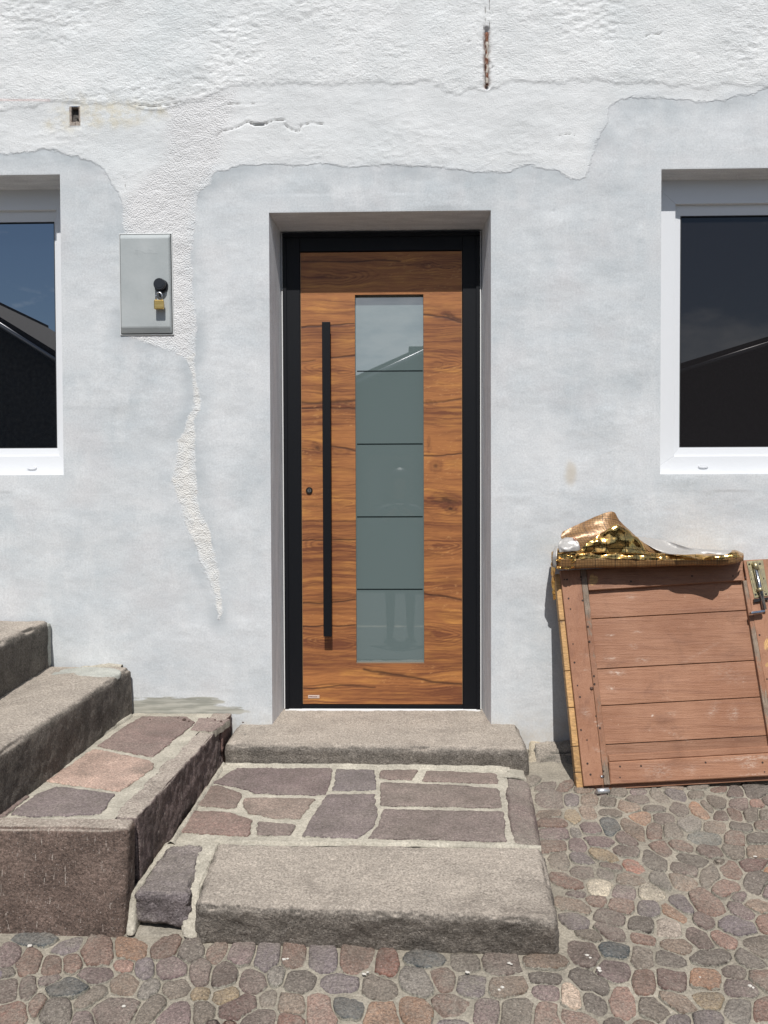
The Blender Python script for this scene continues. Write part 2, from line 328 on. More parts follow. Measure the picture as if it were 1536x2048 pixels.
# keep the edges of the openings straight
def near(a, b, c, d): return np.maximum(np.maximum(a - X, X - b), np.maximum(c - Z, Z - d))
ed = np.minimum(np.minimum(np.abs(near(DX0, DX1, DZ0, DZ1)), np.abs(near(RX0, RX1, RZ0, RZ1))), np.abs(near(LX0, LX1, LZ0, LZ1)))
h = np.where(ed < .075, np.maximum(h, .0006), h); h = h * ss(0, .025, ed) + .0008 * np.exp(-(ed / .01) ** 2) * (ed > .001)
foot = xz([(255, 1500), (270, 1398), (300, 1397), (380, 1394), (440, 1398), (452, 1404), (430, 1412), (492, 1418), (500, 1422), (446, 1432), (440, 1500)])
sf = sdist(X + jx * 1.2, Z + jz * .35, foot)
wall_me = grid_me(np.stack([X, -h, Z], -1), keep)
fattr(wall_me, 'white', sw); fattr(wall_me, 'upper', s2); fattr(wall_me, 'strip', sst); fattr(wall_me, 'streak', sstk); fattr(wall_me, 'crack', crk); fattr(wall_me, 'rust', rustm); fattr(wall_me, 'foot', sf)
ST = xz([(170, 205), (260, 212), (340, 210), (335, 225), (270, 240), (190, 255), (150, 262), (95, 250), (110, 225), (130, 200)])
fattr(wall_me, 'yellow', ss(-.05, .03, sdist(X + jx * 2, Z + jz * 2, ST)))
sp = onY(1140, 946); fattr(wall_me, 'spot', np.exp(-(((X + jx * .6 - sp[0]) / .026) ** 2 + ((Z + jz * .6 - sp[2]) / .052) ** 2) ** 2))
RL = xz([(-200, 200), (0, 200), (100, 201)]); fattr(wall_me, 'redline', np.exp(-(seg_dist(X, Z, RL) / .004) ** 2))

t = NT('plaster')
A = {k: t.attr(k) for k in ('white', 'upper', 'strip', 'streak', 'crack', 'rust', 'foot', 'yellow', 'spot', 'redline')}
wj = t.math('ADD', A['white'], t.math('MULTIPLY_ADD', t.noise(45, 6, .72), .030, -.015))
wm = t.rng(wj, -.005, .004, 0, 1)
cloud = t.rng(t.noise(1.9, 7, .6, dist=.6), .36, .66, 0, 1); cl2 = t.rng(t.noise(1, 6, .6, src=t.map((3.5, 3.5, 9), rot=(0, .5, 0))), .35, .68, 0, 1)
grey = t.mix(cloud, (.455, .488, .502), (.60, .615, .62)); grey = t.mix(t.math('MULTIPLY', cl2, .5), grey, (.61, .61, .605)); st2 = t.rng(t.noise(1, 5, .6, src=t.map((11, 11, 3.0), rot=(0, .35, 0))), .50, .64, 0, .22); grey = t.mix(st2, grey, (.70, .70, .69))
grey = t.mix(t.rng(t.noise(3.1, 3), .52, .68, 0, .35), grey, (.52, .50, .50))
zsep = t.n('ShaderNodeSeparateXYZ', {0: t.pos}).outputs[2]
fine_g = t.rng(t.noise(130, 4, .75), .36, .64, .90, 1.09); grey = t.mix(1.0, grey, t.n('ShaderNodeCombineColor', {0: fine_g, 1: fine_g, 2: fine_g}).outputs[0], 'MULTIPLY')
# a darker fresh rim where the grey coat ends
rim = t.math('MULTIPLY', t.rng(A['white'], -.09, -.002, 0, 1, True), t.rng(t.noise(3.7, 3), .42, .6, 0, .75)); grey = t.mix(rim, grey, (.40, .43, .445))
wh = t.mix(t.rng(t.noise(3.3, 7, .62), .36, .66, 0, 1), (.68, .69, .68), (.80, .80, .785)); wh = t.mix(t.rng(t.noise(1.3, 4), .5, .7, 0, .5), wh, (.66, .70, .70))
wh = t.mix(t.math('MULTIPLY', t.rng(A['upper'], -.01, .004, 1, 0), .33), wh, (.60, .61, .61))
wh = t.mix(t.math('MULTIPLY', t.rng(A['strip'], -.05, .02, 0, 1), .5), wh, (.66, .64, .63))
wh = t.mix(t.math('MULTIPLY', t.rng(A['streak'], -.002, .004, 0, 1), .8), wh, (.71, .69, .645))
wh = t.mix(t.math('MULTIPLY', A['yellow'], t.rng(t.noise(14, 5, .7), .42, .62, 0, .75)), wh, (.62, .56, .42))
pit = t.rng(t.noise(1, 5, .75, src=t.map((50, 50, 85))), .62, .70, 0, .55); wh = t.mix(t.math('MULTIPLY', pit, t.rng(A['upper'], -.01, .01, .25, 1)), wh, (.40, .39, .375))
feather = t.math('MULTIPLY', t.rng(wj, 0, .055, 1, 0, True), t.rng(t.noise(1, 6, .7, src=t.map((5, 5, 9))), .40, .60, 0, .85)); wh = t.mix(feather, wh, (.60, .62, .625)); c = t.mix(wm, grey, wh)   # thin smears of the grey coat over the old one
c = t.mix(t.math('MULTIPLY', A['spot'], .65), c, (.50, .44, .35)); c = t.mix(t.math('MULTIPLY', A['redline'], .35), c, (.6, .2, .14))
c = t.mix(t.rng(A['crack'], .45, .9, 0, .8), c, (.12, .11, .10))
c = t.mix(A['rust'], c, (.16, .062, .035))
fm = t.rng(t.math('ADD', A['foot'], t.math('MULTIPLY_ADD', t.noise(1, 5, .6, src=t.map((14, 14, 120))), .05, -.025)), -.003, .003, 0, 1)
c = t.mix(fm, c, t.mix(t.rng(t.noise(1, 4, src=t.map((6, 6, 70))), .4, .6, 0, 1), (.27, .27, .235), (.42, .41, .36)))
# splash dirt just above the paving
dirt = t.math('MULTIPLY', t.rng(zsep, .13, .34, 1, 0, True), t.rng(t.noise(16, 6, .7), .40, .64, .15, .8)); c = t.mix(dirt, c, (.50, .46, .39))
g_f = t.noise(420, 3, .6); g_m = t.noise(120, 5, .7); g_t = t.noise(1, 6, .7, src=t.map((60, 60, 110))); st_f = t.vor(260, feature='SMOOTH_F1')
up = t.math('MULTIPLY', t.rng(A['upper'], -.01, .01, .35, 1), wm)
h1 = t.math('MULTIPLY', t.math('ADD', g_f, t.math('MULTIPLY', t.noise(60, 6, .6), .5)), .0007)
h2 = t.math('MULTIPLY', t.math('MULTIPLY', t.math('ADD', g_m, t.math('MULTIPLY', g_t, 1.2)), up), .0030)
h3 = t.math('MULTIPLY', t.math('MULTIPLY', t.noise(210, 4, .7), wm), .0022)
h4 = t.math('MULTIPLY', t.math('MULTIPLY', t.math('MULTIPLY', t.vor(170), -1.0), t.rng(t.math('MAXIMUM', A['strip'], A['streak']), -.03, .012, 0, 1)), t.math('MULTIPLY', wm, .0026))
hh = t.math('ADD', t.math('ADD', h1, h2), t.math('ADD', h3, h4))
M_WALL = t.fin(c, .93, t.bump(hh, 1.0), spec=.15)
link('wall', wall_me, M_WALL, house, smooth=True)

# reveals: smooth grey coat turned into the openings
t = NT('reveal_plaster'); cl = t.rng(t.noise(1, 6, .65, src=t.map((5, 26, 3.2), rot=(.5, 0, 0))), .36, .64, 0, 1)
c = t.mix(cl, (.66, .665, .675), (.82, .825, .83)); g = t.rng(t.noise(300, 3), .3, .7, .85, 1.12); c = t.mix(1.0, c, t.n('ShaderNodeCombineColor', {0: g, 1: g, 2: g}).outputs[0], 'MULTIPLY')
M_REV = t.fin(c, .95, t.bump(t.math('ADD', t.noise(340, 4, .75), t.math('MULTIPLY', t.noise(1, 5, .6, src=t.map((30, 90, 14), rot=(.6, 0, 0))), .7)), .004), spec=.1)
def reveal(name, x0, x1, z0, z1, xi0, xi1, zi0, zi1, Y, T=.045, bottom=False):
    # U-shaped shell of four or three thick boards that butt against each other
    b = BM(); E = .0005
    b.hexa([(x0 - T, E, z0), (x0, E, z0), (x0, E, z1), (x0 - T, E, z1)], [(xi0 - T, Y, zi0), (xi0, Y, zi0), (xi0, Y, zi1), (xi0 - T, Y, zi1)])
    b.hexa([(x1, E, z0), (x1 + T, E, z0), (x1 + T, E, z1), (x1, E, z1)], [(xi1, Y, zi0), (xi1 + T, Y, zi0), (xi1 + T, Y, zi1), (xi1, Y, zi1)])
    b.hexa([(x0 - T, E, z1), (x1 + T, E, z1), (x1 + T, E, z1 + T), (x0 - T, E, z1 + T)], [(xi0 - T, Y, zi1), (xi1 + T, Y, zi1), (xi1 + T, Y, zi1 + T), (xi0 - T, Y, zi1 + T)])
    if bottom: b.hexa([(x0 - T, E, z0 - T), (x1 + T, E, z0 - T), (x1 + T, E, z0), (x0 - T, E, z0)], [(xi0 - T, Y, zi0 - T), (xi1 + T, Y, zi0 - T), (xi1 + T, Y, zi0), (xi0 - T, Y, zi0)])
    return b.done(name, M_REV, house)
reveal('door_reveal', DX0, DX1, DZ0, DZ1, DXi0 - .004, DXi1 + .004, DZ0, DZi1 + .004, DY + .06)
reveal('window_reveal', RX0, RX1, RZ0, RZ1, RX0, RX1, RZ0, onY(1440, 365, RY)[2] - .0, RY + .10, bottom=True)
reveal('window_reveal', LX0, LX1, LZ0, LZ1, LX0, LX1, LZ0, onY(60, 384, LY)[2], LY + .10, bottom=True)

# broken little hole with the end of an old beam in it
t = NT('old_beam_end'); c = t.mix(t.rng(t.noise(1, 5, .7, src=t.map((30, 30, 150))), .35, .65, 0, 1), (.03, .026, .024), (.13, .115, .10)); M_BEAM = t.fin(c, .9, t.bump(t.noise(1, 4, src=t.map((40, 40, 260))), .004))
b = BM(); b.hexa([(HX0 - .004, .012, HZ0), (HX1 - .004, .012, HZ0), (HX1 + .004, .022, HZ1), (HX0 + .002, .022, HZ1)], [(HX0 - .01, .06, HZ0 - .01), (HX1 + .01, .06, HZ0 - .01), (HX1 + .01, .06, HZ1 + .01), (HX0 - .01, .06, HZ1 + .01)])
b.tube([(hole_c[0] + .006, .010, hole_c[2] + .004), (hole_c[0] + .009, .004, hole_c[2] - .008), (hole_c[0] + .015, .012, hole_c[2] - .014)], .0035, 8)
b.done('beam_end', M_BEAM, house)
b = BM(); rr = random.Random(3)
for (x0, x1, z0, z1) in ((HX0, HX0 + .006, HZ0, HZ1), (HX1 - .005, HX1, HZ0, HZ1), (HX0, HX1, HZ0, HZ0 + .016), (HX0, HX1, HZ1 - .005, HZ1)):
    for k in range(4):
        a, c_ = k / 4, (k + 1) / 4; j = rr.uniform(0, .005)
        if x1 - x0 < .02: b.box(x0 - .002, x1 + (j if x0 == HX0 else 0), -.0005, .03, z0 + (z1 - z0) * a, z0 + (z1 - z0) * c_, .0012)
        else: b.box(x0 + (x1 - x0) * a, x0 + (x1 - x0) * c_, -.0005 + j, .03, z0, z1 + (j if z0 == HZ0 else 0), .0012)
b.done('broken_plaster_rim', m_mortar('hole_rim', (.40, .34, .29)), house)
# rusted iron bar let into the plaster
t = NT('rusted_iron'); c = t.mix(t.rng(t.noise(90, 5, .7), .35, .62, 0, 1), (.085, .026, .016), (.27, .115, .06)); c = t.mix(t.rng(t.noise(45, 4), .52, .6, 0, .9), c, (.55, .50, .43)); M_RUST = t.fin(c, .9, t.bump(t.noise(200, 4), .004))
pts = [onY(973.5 + rr.uniform(-.7, .7), y, .004) for y in range(66, 172, 7)]
BM().tube(pts, [.006 + .002 * rr.random() for _ in pts], 9).done('rusted_bar', M_RUST, house)

# ------------------------------------------------------------------ front door
dpx = lambda px, py, Y=DY: onY(px, py, Y)
M_BLACK = plain('anthracite_metal', (.0035, .0042, .006), .55, 0.0, .00015, 900, spec=.22)
M_GAP = plain('rubber_seal', (.006, .006, .006), .7)
door = empty('front_door', (0, DY, DZi0), house)
FXl, FXr = dpx(603, 900)[0], dpx(924, 900)[0]; FZt = dpx(760, 503)[2]; FZb = dpx(760, 1409)[2]
frb = BM()
def fr_member(x0, x1, z0, z1, y0=DY, y1=DY + .075): frb.box(x0, x1, y0, y1, z0, z1, .0025)
fr_member(DXi0, FXl - .003, DZi0, DZi1 - .0); fr_member(FXr + .003, DXi1, DZi0, DZi1); fr_member(FXl - .003, FXr + .003, FZt + .003, DZi1)
fr_member(DXi0 + .0005, DXi0 + .020, DZi0 + .001, DZi1 - .022, DY - .006, DY + .01); fr_member(DXi1 - .020, DXi1 - .0005, DZi0 + .001, DZi1 - .022, DY - .006, DY + .01); fr_member(DXi0 + .0005, DXi1 - .0005, DZi1 - .0205, DZi1 - .0005, DY - .006, DY + .01)
frb.done('door_frame', M_BLACK, door)
BM().box(FXl - .0035, FXr + .0035, DY + .062, DY + .07, FZb - .002, FZt + .004).done('door_seal', M_GAP, door)
BM().box(FXl - .003, FXr + .003, DY + .004, DY + .03, DZi0, FZb - .004, .001).done('threshold_bar', M_BLACK, door)
M_SEAL = plain('white_filler', (.72, .72, .71), .8)
b = BM(); b.box(DXi0 - .0045, DXi0 - .0002, DY + .002, DY + .03, DZi0, DZi1 + .004); b.box(DXi1 + .0002, DXi1 + .0045, DY + .002, DY + .03, DZi0, DZi1 + .004); b.box(DXi0, DXi1, DY - .003, DY + .03, DZi0 - .012, DZi0 - .0005, .002)
b.done('plaster_bead', M_SEAL, door)
# leaf: printed oak, grain across
LYf = DY + .008
GX0, GX1 = onY(711, 900, LYf)[0], onY(847.5, 900, LYf)[0]; GZ0, GZ1 = onY(780, 1326.5, LYf)[2], onY(780, 589, LYf)[2]
lx = axis([FXl, GX0, GX1, FXr], .006, .006, -9, 9); lz = axis([FZb, GZ0, GZ1, FZt], .0028, .0028, -9, 9); U, V = np.meshgrid(lx, lz)
S = onY(768, 900, LYf)[2]; mpp = abs(onY(768, 1000, LYf)[2] - onY(768, 900, LYf)[2]) / 100          # metres per pixel on the leaf
lp = lambda px, py: (onY(px, py, LYf)[0], onY(px, py, LYf)[2])
q = np.stack([U, U * 0, V], -1)
wv = fbm(np.stack([U * 2.2, U * 0, V * 5], -1), 1.6, 4, 3) * .022
VV = V + wv
tone = fbm(np.stack([U * .9, U * 0 + 2, VV * 9], -1), 1.7, 4, 8, .6); gr = fbm(np.stack([U * 2.6, U * 0 + 5, VV * 120], -1), 1, 3, 13, .65); gr2 = fbm(np.stack([U * 9, U * 0 + 6, VV * 330], -1), 1, 2, 19)
bnd = [lp(700, y)[1] for y in (1410, 1375, 1340, 1252, 1204, 1150, 1081, 1040, 985, 902, 850, 806, 770, 716, 651, 588, 523, 500)]; offs = np.random.RandomState(5).uniform(-.30, .32, 40)
pk = np.searchsorted(bnd, V + wv * .25); pk2 = offs[np.clip(pk, 0, 39)]
dark = np.clip(.34 + pk2 + tone * .66 + gr * .62 + gr2 * .42, 0, 1)
def cath(cx_, cy_, w, hgt, n, st=.45, sgn=1):               # nested flame figure opening sideways
    global dark
    x0, z0 = lp(cx_, cy_); a, b_ = w * mpp, hgt * mpp
    du = (U - x0) / a * sgn; dv = (VV - z0 - fbm(q, 12, 2, 4) * .004) / b_
    tt = np.sqrt(np.clip(dv, -9, 9) ** 2 + (du * .55) ** 2) + du * .45 + fbm(q, 22, 3, 9) * .10
    ring = .5 + .5 * np.sin(tt * n * 6.283); m = np.exp(-(dv ** 2) * 1.3 - (np.maximum(0, np.abs(du) - .5)) ** 2 * 3)
    dark = dark + (ring ** 2.2 * st * 1.5 - .10 * st) * m
cath(905, 535, 90, 22, 5, .5); cath(690, 550, 60, 18, 4, .4)
for yy in (735, 1090, 1282): cath(640, yy, 45, 17, 3.5, .35, -1); cath(700, yy + 6, 42, 19, 3.5, .4)
for yy in (728, 1095, 1268): cath(905, yy, 50, 24, 4.5, .42)
cath(700, 1008, 30, 14, 3, .3); cath(880, 1010, 45, 20, 4, .3)
light = np.clip(fbm(np.stack([U * 5, U * 0 + 9, VV * 17], -1), 1.6, 3, 21) * 1.7, 0, 1)
crackm = np.zeros_like(U)
def crack(pts, w=1.6, s=.9):
    global crackm
    d = seg_dist(U, V + fbm(q * np.array([1, 1, 1]), 14, 3, 44) * .006, [lp(*p) for p in pts]); crackm = np.maximum(crackm, s * np.exp(-(d / (w * mpp)) ** 2))
crack([(603, 525), (640, 522), (700, 524), (770, 520), (800, 523)]); crack([(603, 655), (640, 652), (708, 646)]); crack([(845, 628), (880, 634), (924, 643)], 2.2); crack([(890, 630), (905, 633), (924, 641)], 3.5, .7)
crack([(660, 716), (690, 713), (711, 710)]); crack([(603, 723), (630, 720)], 1.3, .7); crack([(603, 804), (640, 806), (711, 801)], 3.4, .8); crack([(603, 817), (660, 816), (711, 817)], 1.8, .8); crack([(845, 806), (880, 804), (924, 796)], 1.8, .7)
crack([(655, 892), (690, 896), (711, 902)], 1.6); crack([(603, 896), (622, 898), (650, 905)], 1.4, .6); crack([(845, 912), (880, 911), (924, 906)], 1.6)
crack([(603, 1082), (650, 1081), (711, 1080)], 1.5, 1); crack([(603, 1205), (640, 1207), (711, 1200)], 1.8, .9); crack([(650, 1200), (711, 1196)], 1.2, .6); crack([(603, 1253), (711, 1251)], 1.5, 1)
crack([(845, 1186), (880, 1192), (924, 1200)], 2.2); crack([(728, 1338), (770, 1346), (820, 1354), (870, 1364), (924, 1370)], 2.6); crack([(760, 1346), (810, 1352)], 4.2, .7)
crack([(603, 1376), (640, 1377), (680, 1372), (750, 1374)], 1.7, .8); crack([(603, 1372), (660, 1369), (720, 1371)], 1.2, .6); crack([(603, 1012), (660, 1015)], 3, .35); crack([(603, 1042), (711, 1043)], 2.4, .35); crack([(845, 1010), (870, 1040)], 1.0, .2)
def knot(px, py, rx, ry, s=.9, tilt=.4):
    global crackm, dark
    x0, z0 = lp(px, py); du = (U - x0) / (rx * mpp); dv = (V - z0) / (ry * mpp) + du * tilt; r = np.hypot(du, dv) + fbm(q, 60, 2, 51) * .45
    crackm = np.maximum(crackm, s * np.exp(-r ** 2)); dark = dark + .4 * np.exp(-((r - 1.8) / .5) ** 2)
knot(895, 1000, 17, 7); knot(902, 1018, 7, 5); knot(885, 1003, 22, 3, .7); knot(872, 932, 6, 6, .7, 0); knot(634, 896, 6, 5, .8); knot(896, 632, 6, 4, .8); knot(862, 805, 6, 3, .7); knot(858, 890, 2, 8, .5, 0); knot(690, 805, 8, 4, .7); knot(680, 902, 9, 4, .35)
dark = np.clip(dark, 0, 1)[..., None]; light = light[..., None]; ck = np.clip(crackm, 0, 1)[..., None]
cA, cB, cL, cK = np.array([.37, .150, .050]), np.array([.150, .052, .024]), np.array([.50, .225, .062]), np.array([.034, .013, .009])
colr = cA * (1 - light * .95) + cL * light * .95; colr = colr * (1 - dark) + cB * dark
flk = ss(.52, .66, fbm(np.stack([U * 60 + V * 60, U * 0, V * 150 - U * 40], -1), 1, 2, 71)) * ss(.05, .3, fbm(np.stack([U * 4, U * 0, V * 8], -1), 1, 2, 72)); colr = colr * (1 - .4 * flk[..., None]) + np.array([.56, .29, .11]) * .4 * flk[..., None]
colr = colr * (1 - ck * .92) + cK * ck * .92
UC, VC = np.meshgrid((lx[:-1] + lx[1:]) / 2, (lz[:-1] + lz[1:]) / 2); kp = ~((UC > GX0) & (UC < GX1) & (VC > GZ0) & (VC < GZ1))
leaf = grid_me(np.stack([U, U * 0 + LYf, V], -1), kp); cattr(leaf, 'wood', colr); fattr(leaf, 'crk', ck)
t = NT('oak_leaf'); ca = t.attr('wood', 'Color'); g = t.rng(t.noise(1, 3, .7, src=t.map((26, 1, 900))), .3, .7, .82, 1.16)
c = t.mix(1.0, ca, t.n('ShaderNodeCombineColor', {0: g, 1: g, 2: g}).outputs[0], 'MULTIPLY'); hb = t.math('SUBTRACT', t.math('MULTIPLY', t.noise(1, 3, .7, src=t.map((20, 1, 700))), .25), t.attr('crk'))
M_OAK = t.fin(c, .52, t.bump(hb, .0006), spec=.35)
leaf_o = link('door_leaf', leaf, M_OAK, door)
b = BM()                                             # edges of the leaf and of its glazed opening
for (x0, x1, z0, z1) in ((GX0 - .004, GX0, GZ0, GZ1), (GX1, GX1 + .004, GZ0, GZ1), (GX0, GX1, GZ1, GZ1 + .004), (GX0, GX1, GZ0 - .005, GZ0)):
    b.box(x0, x1, LYf + .0006, LYf + .035, z0, z1)
b.done('glazing_rim', plain('glazing_rim', (.16, .11, .07), .5), door)
b = BM()
for (x0, x1, z0, z1) in ((FXl - .0012, FXl, FZb, FZt), (FXr, FXr + .0012, FZb, FZt)): b.box(x0, x1, LYf, LYf + .02, z0, z1)
b.done('leaf_edge_strip', plain('leaf_edge', (.35, .22, .12), .4), door)
GY = LYf + .028
t = NT('frosted_glass')
M_FROST = t.fin((.132, .172, .168), .02, None, spec=.5, IOR=1.5, Coat_Weight=1.0, Coat_IOR=2.3, Coat_Roughness=.005)
BM().box(GX0, GX1, GY, GY + .012, GZ0, GZ1).done('glass_pane', M_FROST, door)
M_LINE = plain('clear_glass_line', (.012, .018, .018), .15)
for y in (742, 888, 1033.5, 1178.5):
    z = onY(780, y, GY)[2]; BM().box(onY(714, y, GY)[0], onY(845.5, y, GY)[0], GY - .0008, GY + .001, z - .0028, z + .0028).done('glass_line', M_LINE, door)
# pull handle
HYf = LYf - .049
hx0, hx1 = onY(645, 900, HYf)[0], onY(661.5, 900, HYf)[0]; hz0, hz1 = onY(653, 1273.5, HYf)[2], onY(653, 643.5, HYf)[2]
hd = BM().box(hx0, hx1, HYf, HYf + .020, hz0, hz1, .0015).done('pull_handle', M_BLACK, door)
for zz in (hz0 + .16, hz1 - .16): BM().tube([((hx0 + hx1) / 2, HYf + .019, zz), ((hx0 + hx1) / 2, LYf - .0002, zz)], .008, 12).done('handle_post', M_BLACK, door)
lc = onY(618.5, 981, LYf)
M_DSTEEL = plain('dark_steel', (.06, .055, .05), .3, .9); M_STEEL = plain('zinc_steel', (.42, .43, .44), .35, 1.0, .0004, 200, .15)
b = BM(); b.tube([(lc[0], LYf - .006, lc[2]), (lc[0], LYf - .001, lc[2])], [.0145, .0165], 28); b.mi = 1; b.tube([(lc[0] + .001, LYf - .0085, lc[2]), (lc[0] + .001, LYf - .006, lc[2])], .0085, 20); b.mi = 0; b.box(lc[0] - .001, lc[0] + .003, LYf - .009, LYf - .0084, lc[2] - .006, lc[2] + .006)
b.done('lock_cylinder', [M_DSTEEL, plain('cylinder_core', (.35, .33, .31), .3, 1.0)], door)
# maker's plate
def rrect(b, x0, x1, y0, y1, z0, z1, bev): b.box(x0, x1, y0, y1, z0, z1, bev, 3)
p0, p1 = onY(616.3, 1396.4, LYf), onY(639.0, 1390.2, LYf)
b = BM(); rrect(b, p0[0], p1[0], LYf - .0022, LYf - .0002, p0[2], p1[2], .0009); b.done('maker_plate', plain('brushed_plate', (.62, .50, .43), .35, .3), door)
def text(name, body, size, loc, mat, parent, ext=.0004, rot=(math.pi / 2, 0, 0), width=None):
    cu = bpy.data.curves.new(name, 'FONT'); cu.body = body; cu.size = size; cu.extrude = ext; cu.align_x = 'CENTER'; cu.align_y = 'CENTER'; cu.offset = size * .012
    tmp = bpy.data.objects.new('tmp', cu); COL.objects.link(tmp); bpy.context.view_layer.update()
    me = bpy.data.meshes.new_from_object(tmp.evaluated_get(bpy.context.evaluated_depsgraph_get())); bpy.data.objects.remove(tmp); bpy.data.curves.remove(cu)
    me.materials.clear(); w = max(v.co.x for v in me.vertices) - min(v.co.x for v in me.vertices)
    me.transform(Matrix.Translation(Vector(loc)) @ Matrix.Rotation(rot[0], 4, 'X') @ Matrix.Diagonal((width / w if width else 1, 1, 1, 1)))
    return link(name, me, mat, parent)
pc = (p0 + p1) / 2
text('lettering', 'PIRNAR', .0072, (pc[0] - .0035, LYf - .0025, pc[2]), plain('dark_red_print', (.13, .02, .03), .5), door, .0002, width=.038)

# ------------------------------------------------------------------ windows
M_PVC = plain('white_frame_plastic', (.66, .67, .68), .32, 0, 0, spec=.4)
def m_glass(name, base, ior, tint, rough=.0):
    t = NT(name); return t.fin(base, rough, None, spec=.5, IOR=1.45, Coat_Weight=1.0, Coat_IOR=ior, Coat_Roughness=0.0, Coat_Tint=tint)
def window(x0, x1, z0, z1, Y, gx, gz0, gz1, side, mglass, cap_px):
    w = empty('window', ((x0 + x1) / 2, Y, z0), house); T = .045
    # outer frame, four members round the opening (partly behind the plaster)
    xo0, xo1 = x0 - .035, x1 + .035; zo1 = z1 + .004; zo0 = z0 - .004
    fw = abs(onY(115 if side < 0 else 1350, 640, Y)[0] - (x1 if side < 0 else x0)); ft = z1 - onY(60 if side < 0 else 1440, 420 if side < 0 else 407, Y)[2]; fb = onY(60 if side < 0 else 1440, 912, Y)[2] - z0
    xa, xb = x0 + fw, x1 - fw; za, zb = z0 + fb, z1 - ft
    f = BM()
    f.hexa([(xo0, Y, zo0), (xo1, Y, zo0), (xb, Y, za), (xa, Y, za)], [(xo0, Y + .07, zo0), (xo1, Y + .07, zo0), (xb, Y + .07, za), (xa, Y + .07, za)], .0015)
    f.hexa([(xo0, Y, zo1), (xo0, Y, zo0), (xa, Y, za), (xa, Y, zb)], [(xo0, Y + .07, zo1), (xo0, Y + .07, zo0), (xa, Y + .07, za), (xa, Y + .07, zb)], .0015)
    f.hexa([(xo1, Y, zo0), (xo1, Y, zo1), (xb, Y, zb), (xb, Y, za)], [(xo1, Y + .07, zo0), (xo1, Y + .07, zo1), (xb, Y + .07, zb), (xb, Y + .07, za)], .0015)
    f.hexa([(xo1, Y, zo1), (xo0, Y, zo1), (xa, Y, zb), (xb, Y, zb)], [(xo1, Y + .07, zo1), (xo0, Y + .07, zo1), (xa, Y + .07, zb), (xb, Y + .07, zb)], .0015)
    f.done('window_frame', M_PVC, w)
    Ys = Y + .016; sx0, sx1 = (xa - .004, xb + .004); sz0, sz1 = za - .004, zb + .004
    gx0, gx1 = (gx, x1 - (gx - x0)) if side > 0 else (x0 + (x1 - gx), gx)
    s_ = BM(); o = [(sx0, sz0), (sx1, sz0), (sx1, sz1), (sx0, sz1)]; i_ = [(gx0, gz0), (gx1, gz0), (gx1, gz1), (gx0, gz1)]
    for k in range(4):
        j = (k + 1) % 4
        s_.hexa([(o[k][0], Ys, o[k][1]), (o[j][0], Ys, o[j][1]), (i_[j][0], Ys + .004, i_[j][1]), (i_[k][0], Ys + .004, i_[k][1])], [(o[k][0], Y + .05, o[k][1]), (o[j][0], Y + .05, o[j][1]), (i_[j][0], Y + .05, i_[j][1]), (i_[k][0], Y + .05, i_[k][1])], .001)
    s_.done('sash', M_PVC, w)
    s_ = BM()
    for k in range(4):
        j = (k + 1) % 4; g = .0035; ii = [(gx0 + g, gz0 + g), (gx1 - g, gz0 + g), (gx1 - g, gz1 - g), (gx0 + g, gz1 - g)]
        s_.hexa([(i_[k][0], Ys + .006, i_[k][1]), (i_[j][0], Ys + .006, i_[j][1]), (ii[j][0], Ys + .009, ii[j][1]), (ii[k][0], Ys + .009, ii[k][1])], [(i_[k][0], Y + .02, i_[k][1]), (i_[j][0], Y + .02, i_[j][1]), (ii[j][0], Y + .02, ii[j][1]), (ii[k][0], Y + .02, ii[k][1])])
    s_.done('glazing_gasket', plain('gasket', (.02, .02, .022), .6), w)
    BM().box(gx0, gx1, Ys + .012, Ys + .03, gz0, gz1).done('pane', mglass, w)
    c = onY(*cap_px, Y); b = BM(); pts = []
    for k in range(20):
        a = 2 * math.pi * k / 20; pts.append((math.copysign(abs(math.cos(a)) ** .7, math.cos(a)), math.copysign(abs(math.sin(a)) ** .8, math.sin(a))))
    b.hexa([(c[0] + u * .0235, Y - .0005, c[2] + v * .0085) for u, v in pts], [(c[0] + u * .0215, Y - .006, c[2] + .0015 + v * .0065) for u, v in pts], .0)
    b.done('drain_cap', M_PVC, w); return w
window(RX0, RX1, RZ0, RZ1, RY, onY(1363, 640, RY)[0], onY(1440, 894, RY)[2], onY(1440, 428, RY)[2], 1, m_glass('window_glass_shaded', (.013, .013, .015), 1.36, (1.0, .93, .86)), (1406, 933))
window(LX0, LX1, LZ0, LZ1, LY, onY(107.5, 640, LY)[0], onY(60, 896, LY)[2], onY(60, 441, LY)[2], -1, m_glass('window_glass_clear', (.004, .005, .007), 4.0, (.72, .88, 1.0)), (64, 936))

# ------------------------------------------------------------------ meter box, its lock
t = NT('grey_box_plastic'); c = t.mix(t.rng(t.noise(5, 4), .35, .65, 0, 1), (.33, .355, .352), (.41, .43, .425)); M_BOX = t.fin(c, .38, t.bump(t.noise(120, 3), .0003), spec=.35)
M_BOXR = plain('pale_box_rim', (.55, .56, .55), .45)
mb = empty('meter_box', onY(292, 670), house)
q4 = [(241, 670.5), (347.5, 669.5), (344, 466.5), (238, 467.5)]
c4 = [onY(a, b_, -.004) for a, b_ in q4]; cen = sum(c4) / 4
def ring4(s, y): return [(cen[0] + (p[0] - cen[0]) + (s if p[0] < cen[0] else -s), y, cen[2] + (p[2] - cen[2]) + (s if p[2] < cen[2] else -s)) for p in c4]
BM().hexa(ring4(-.001, -.005), ring4(-.001, .02), .002).done('box_rim', M_BOXR, mb)
BM().hexa(ring4(.003, -.0055), ring4(.003, .0), .001).done('box_gap', plain('box_gap', (.02, .02, .02), .8), mb)
a, b2 = ring4(.0062, -.0058), ring4(.0062, -.012)
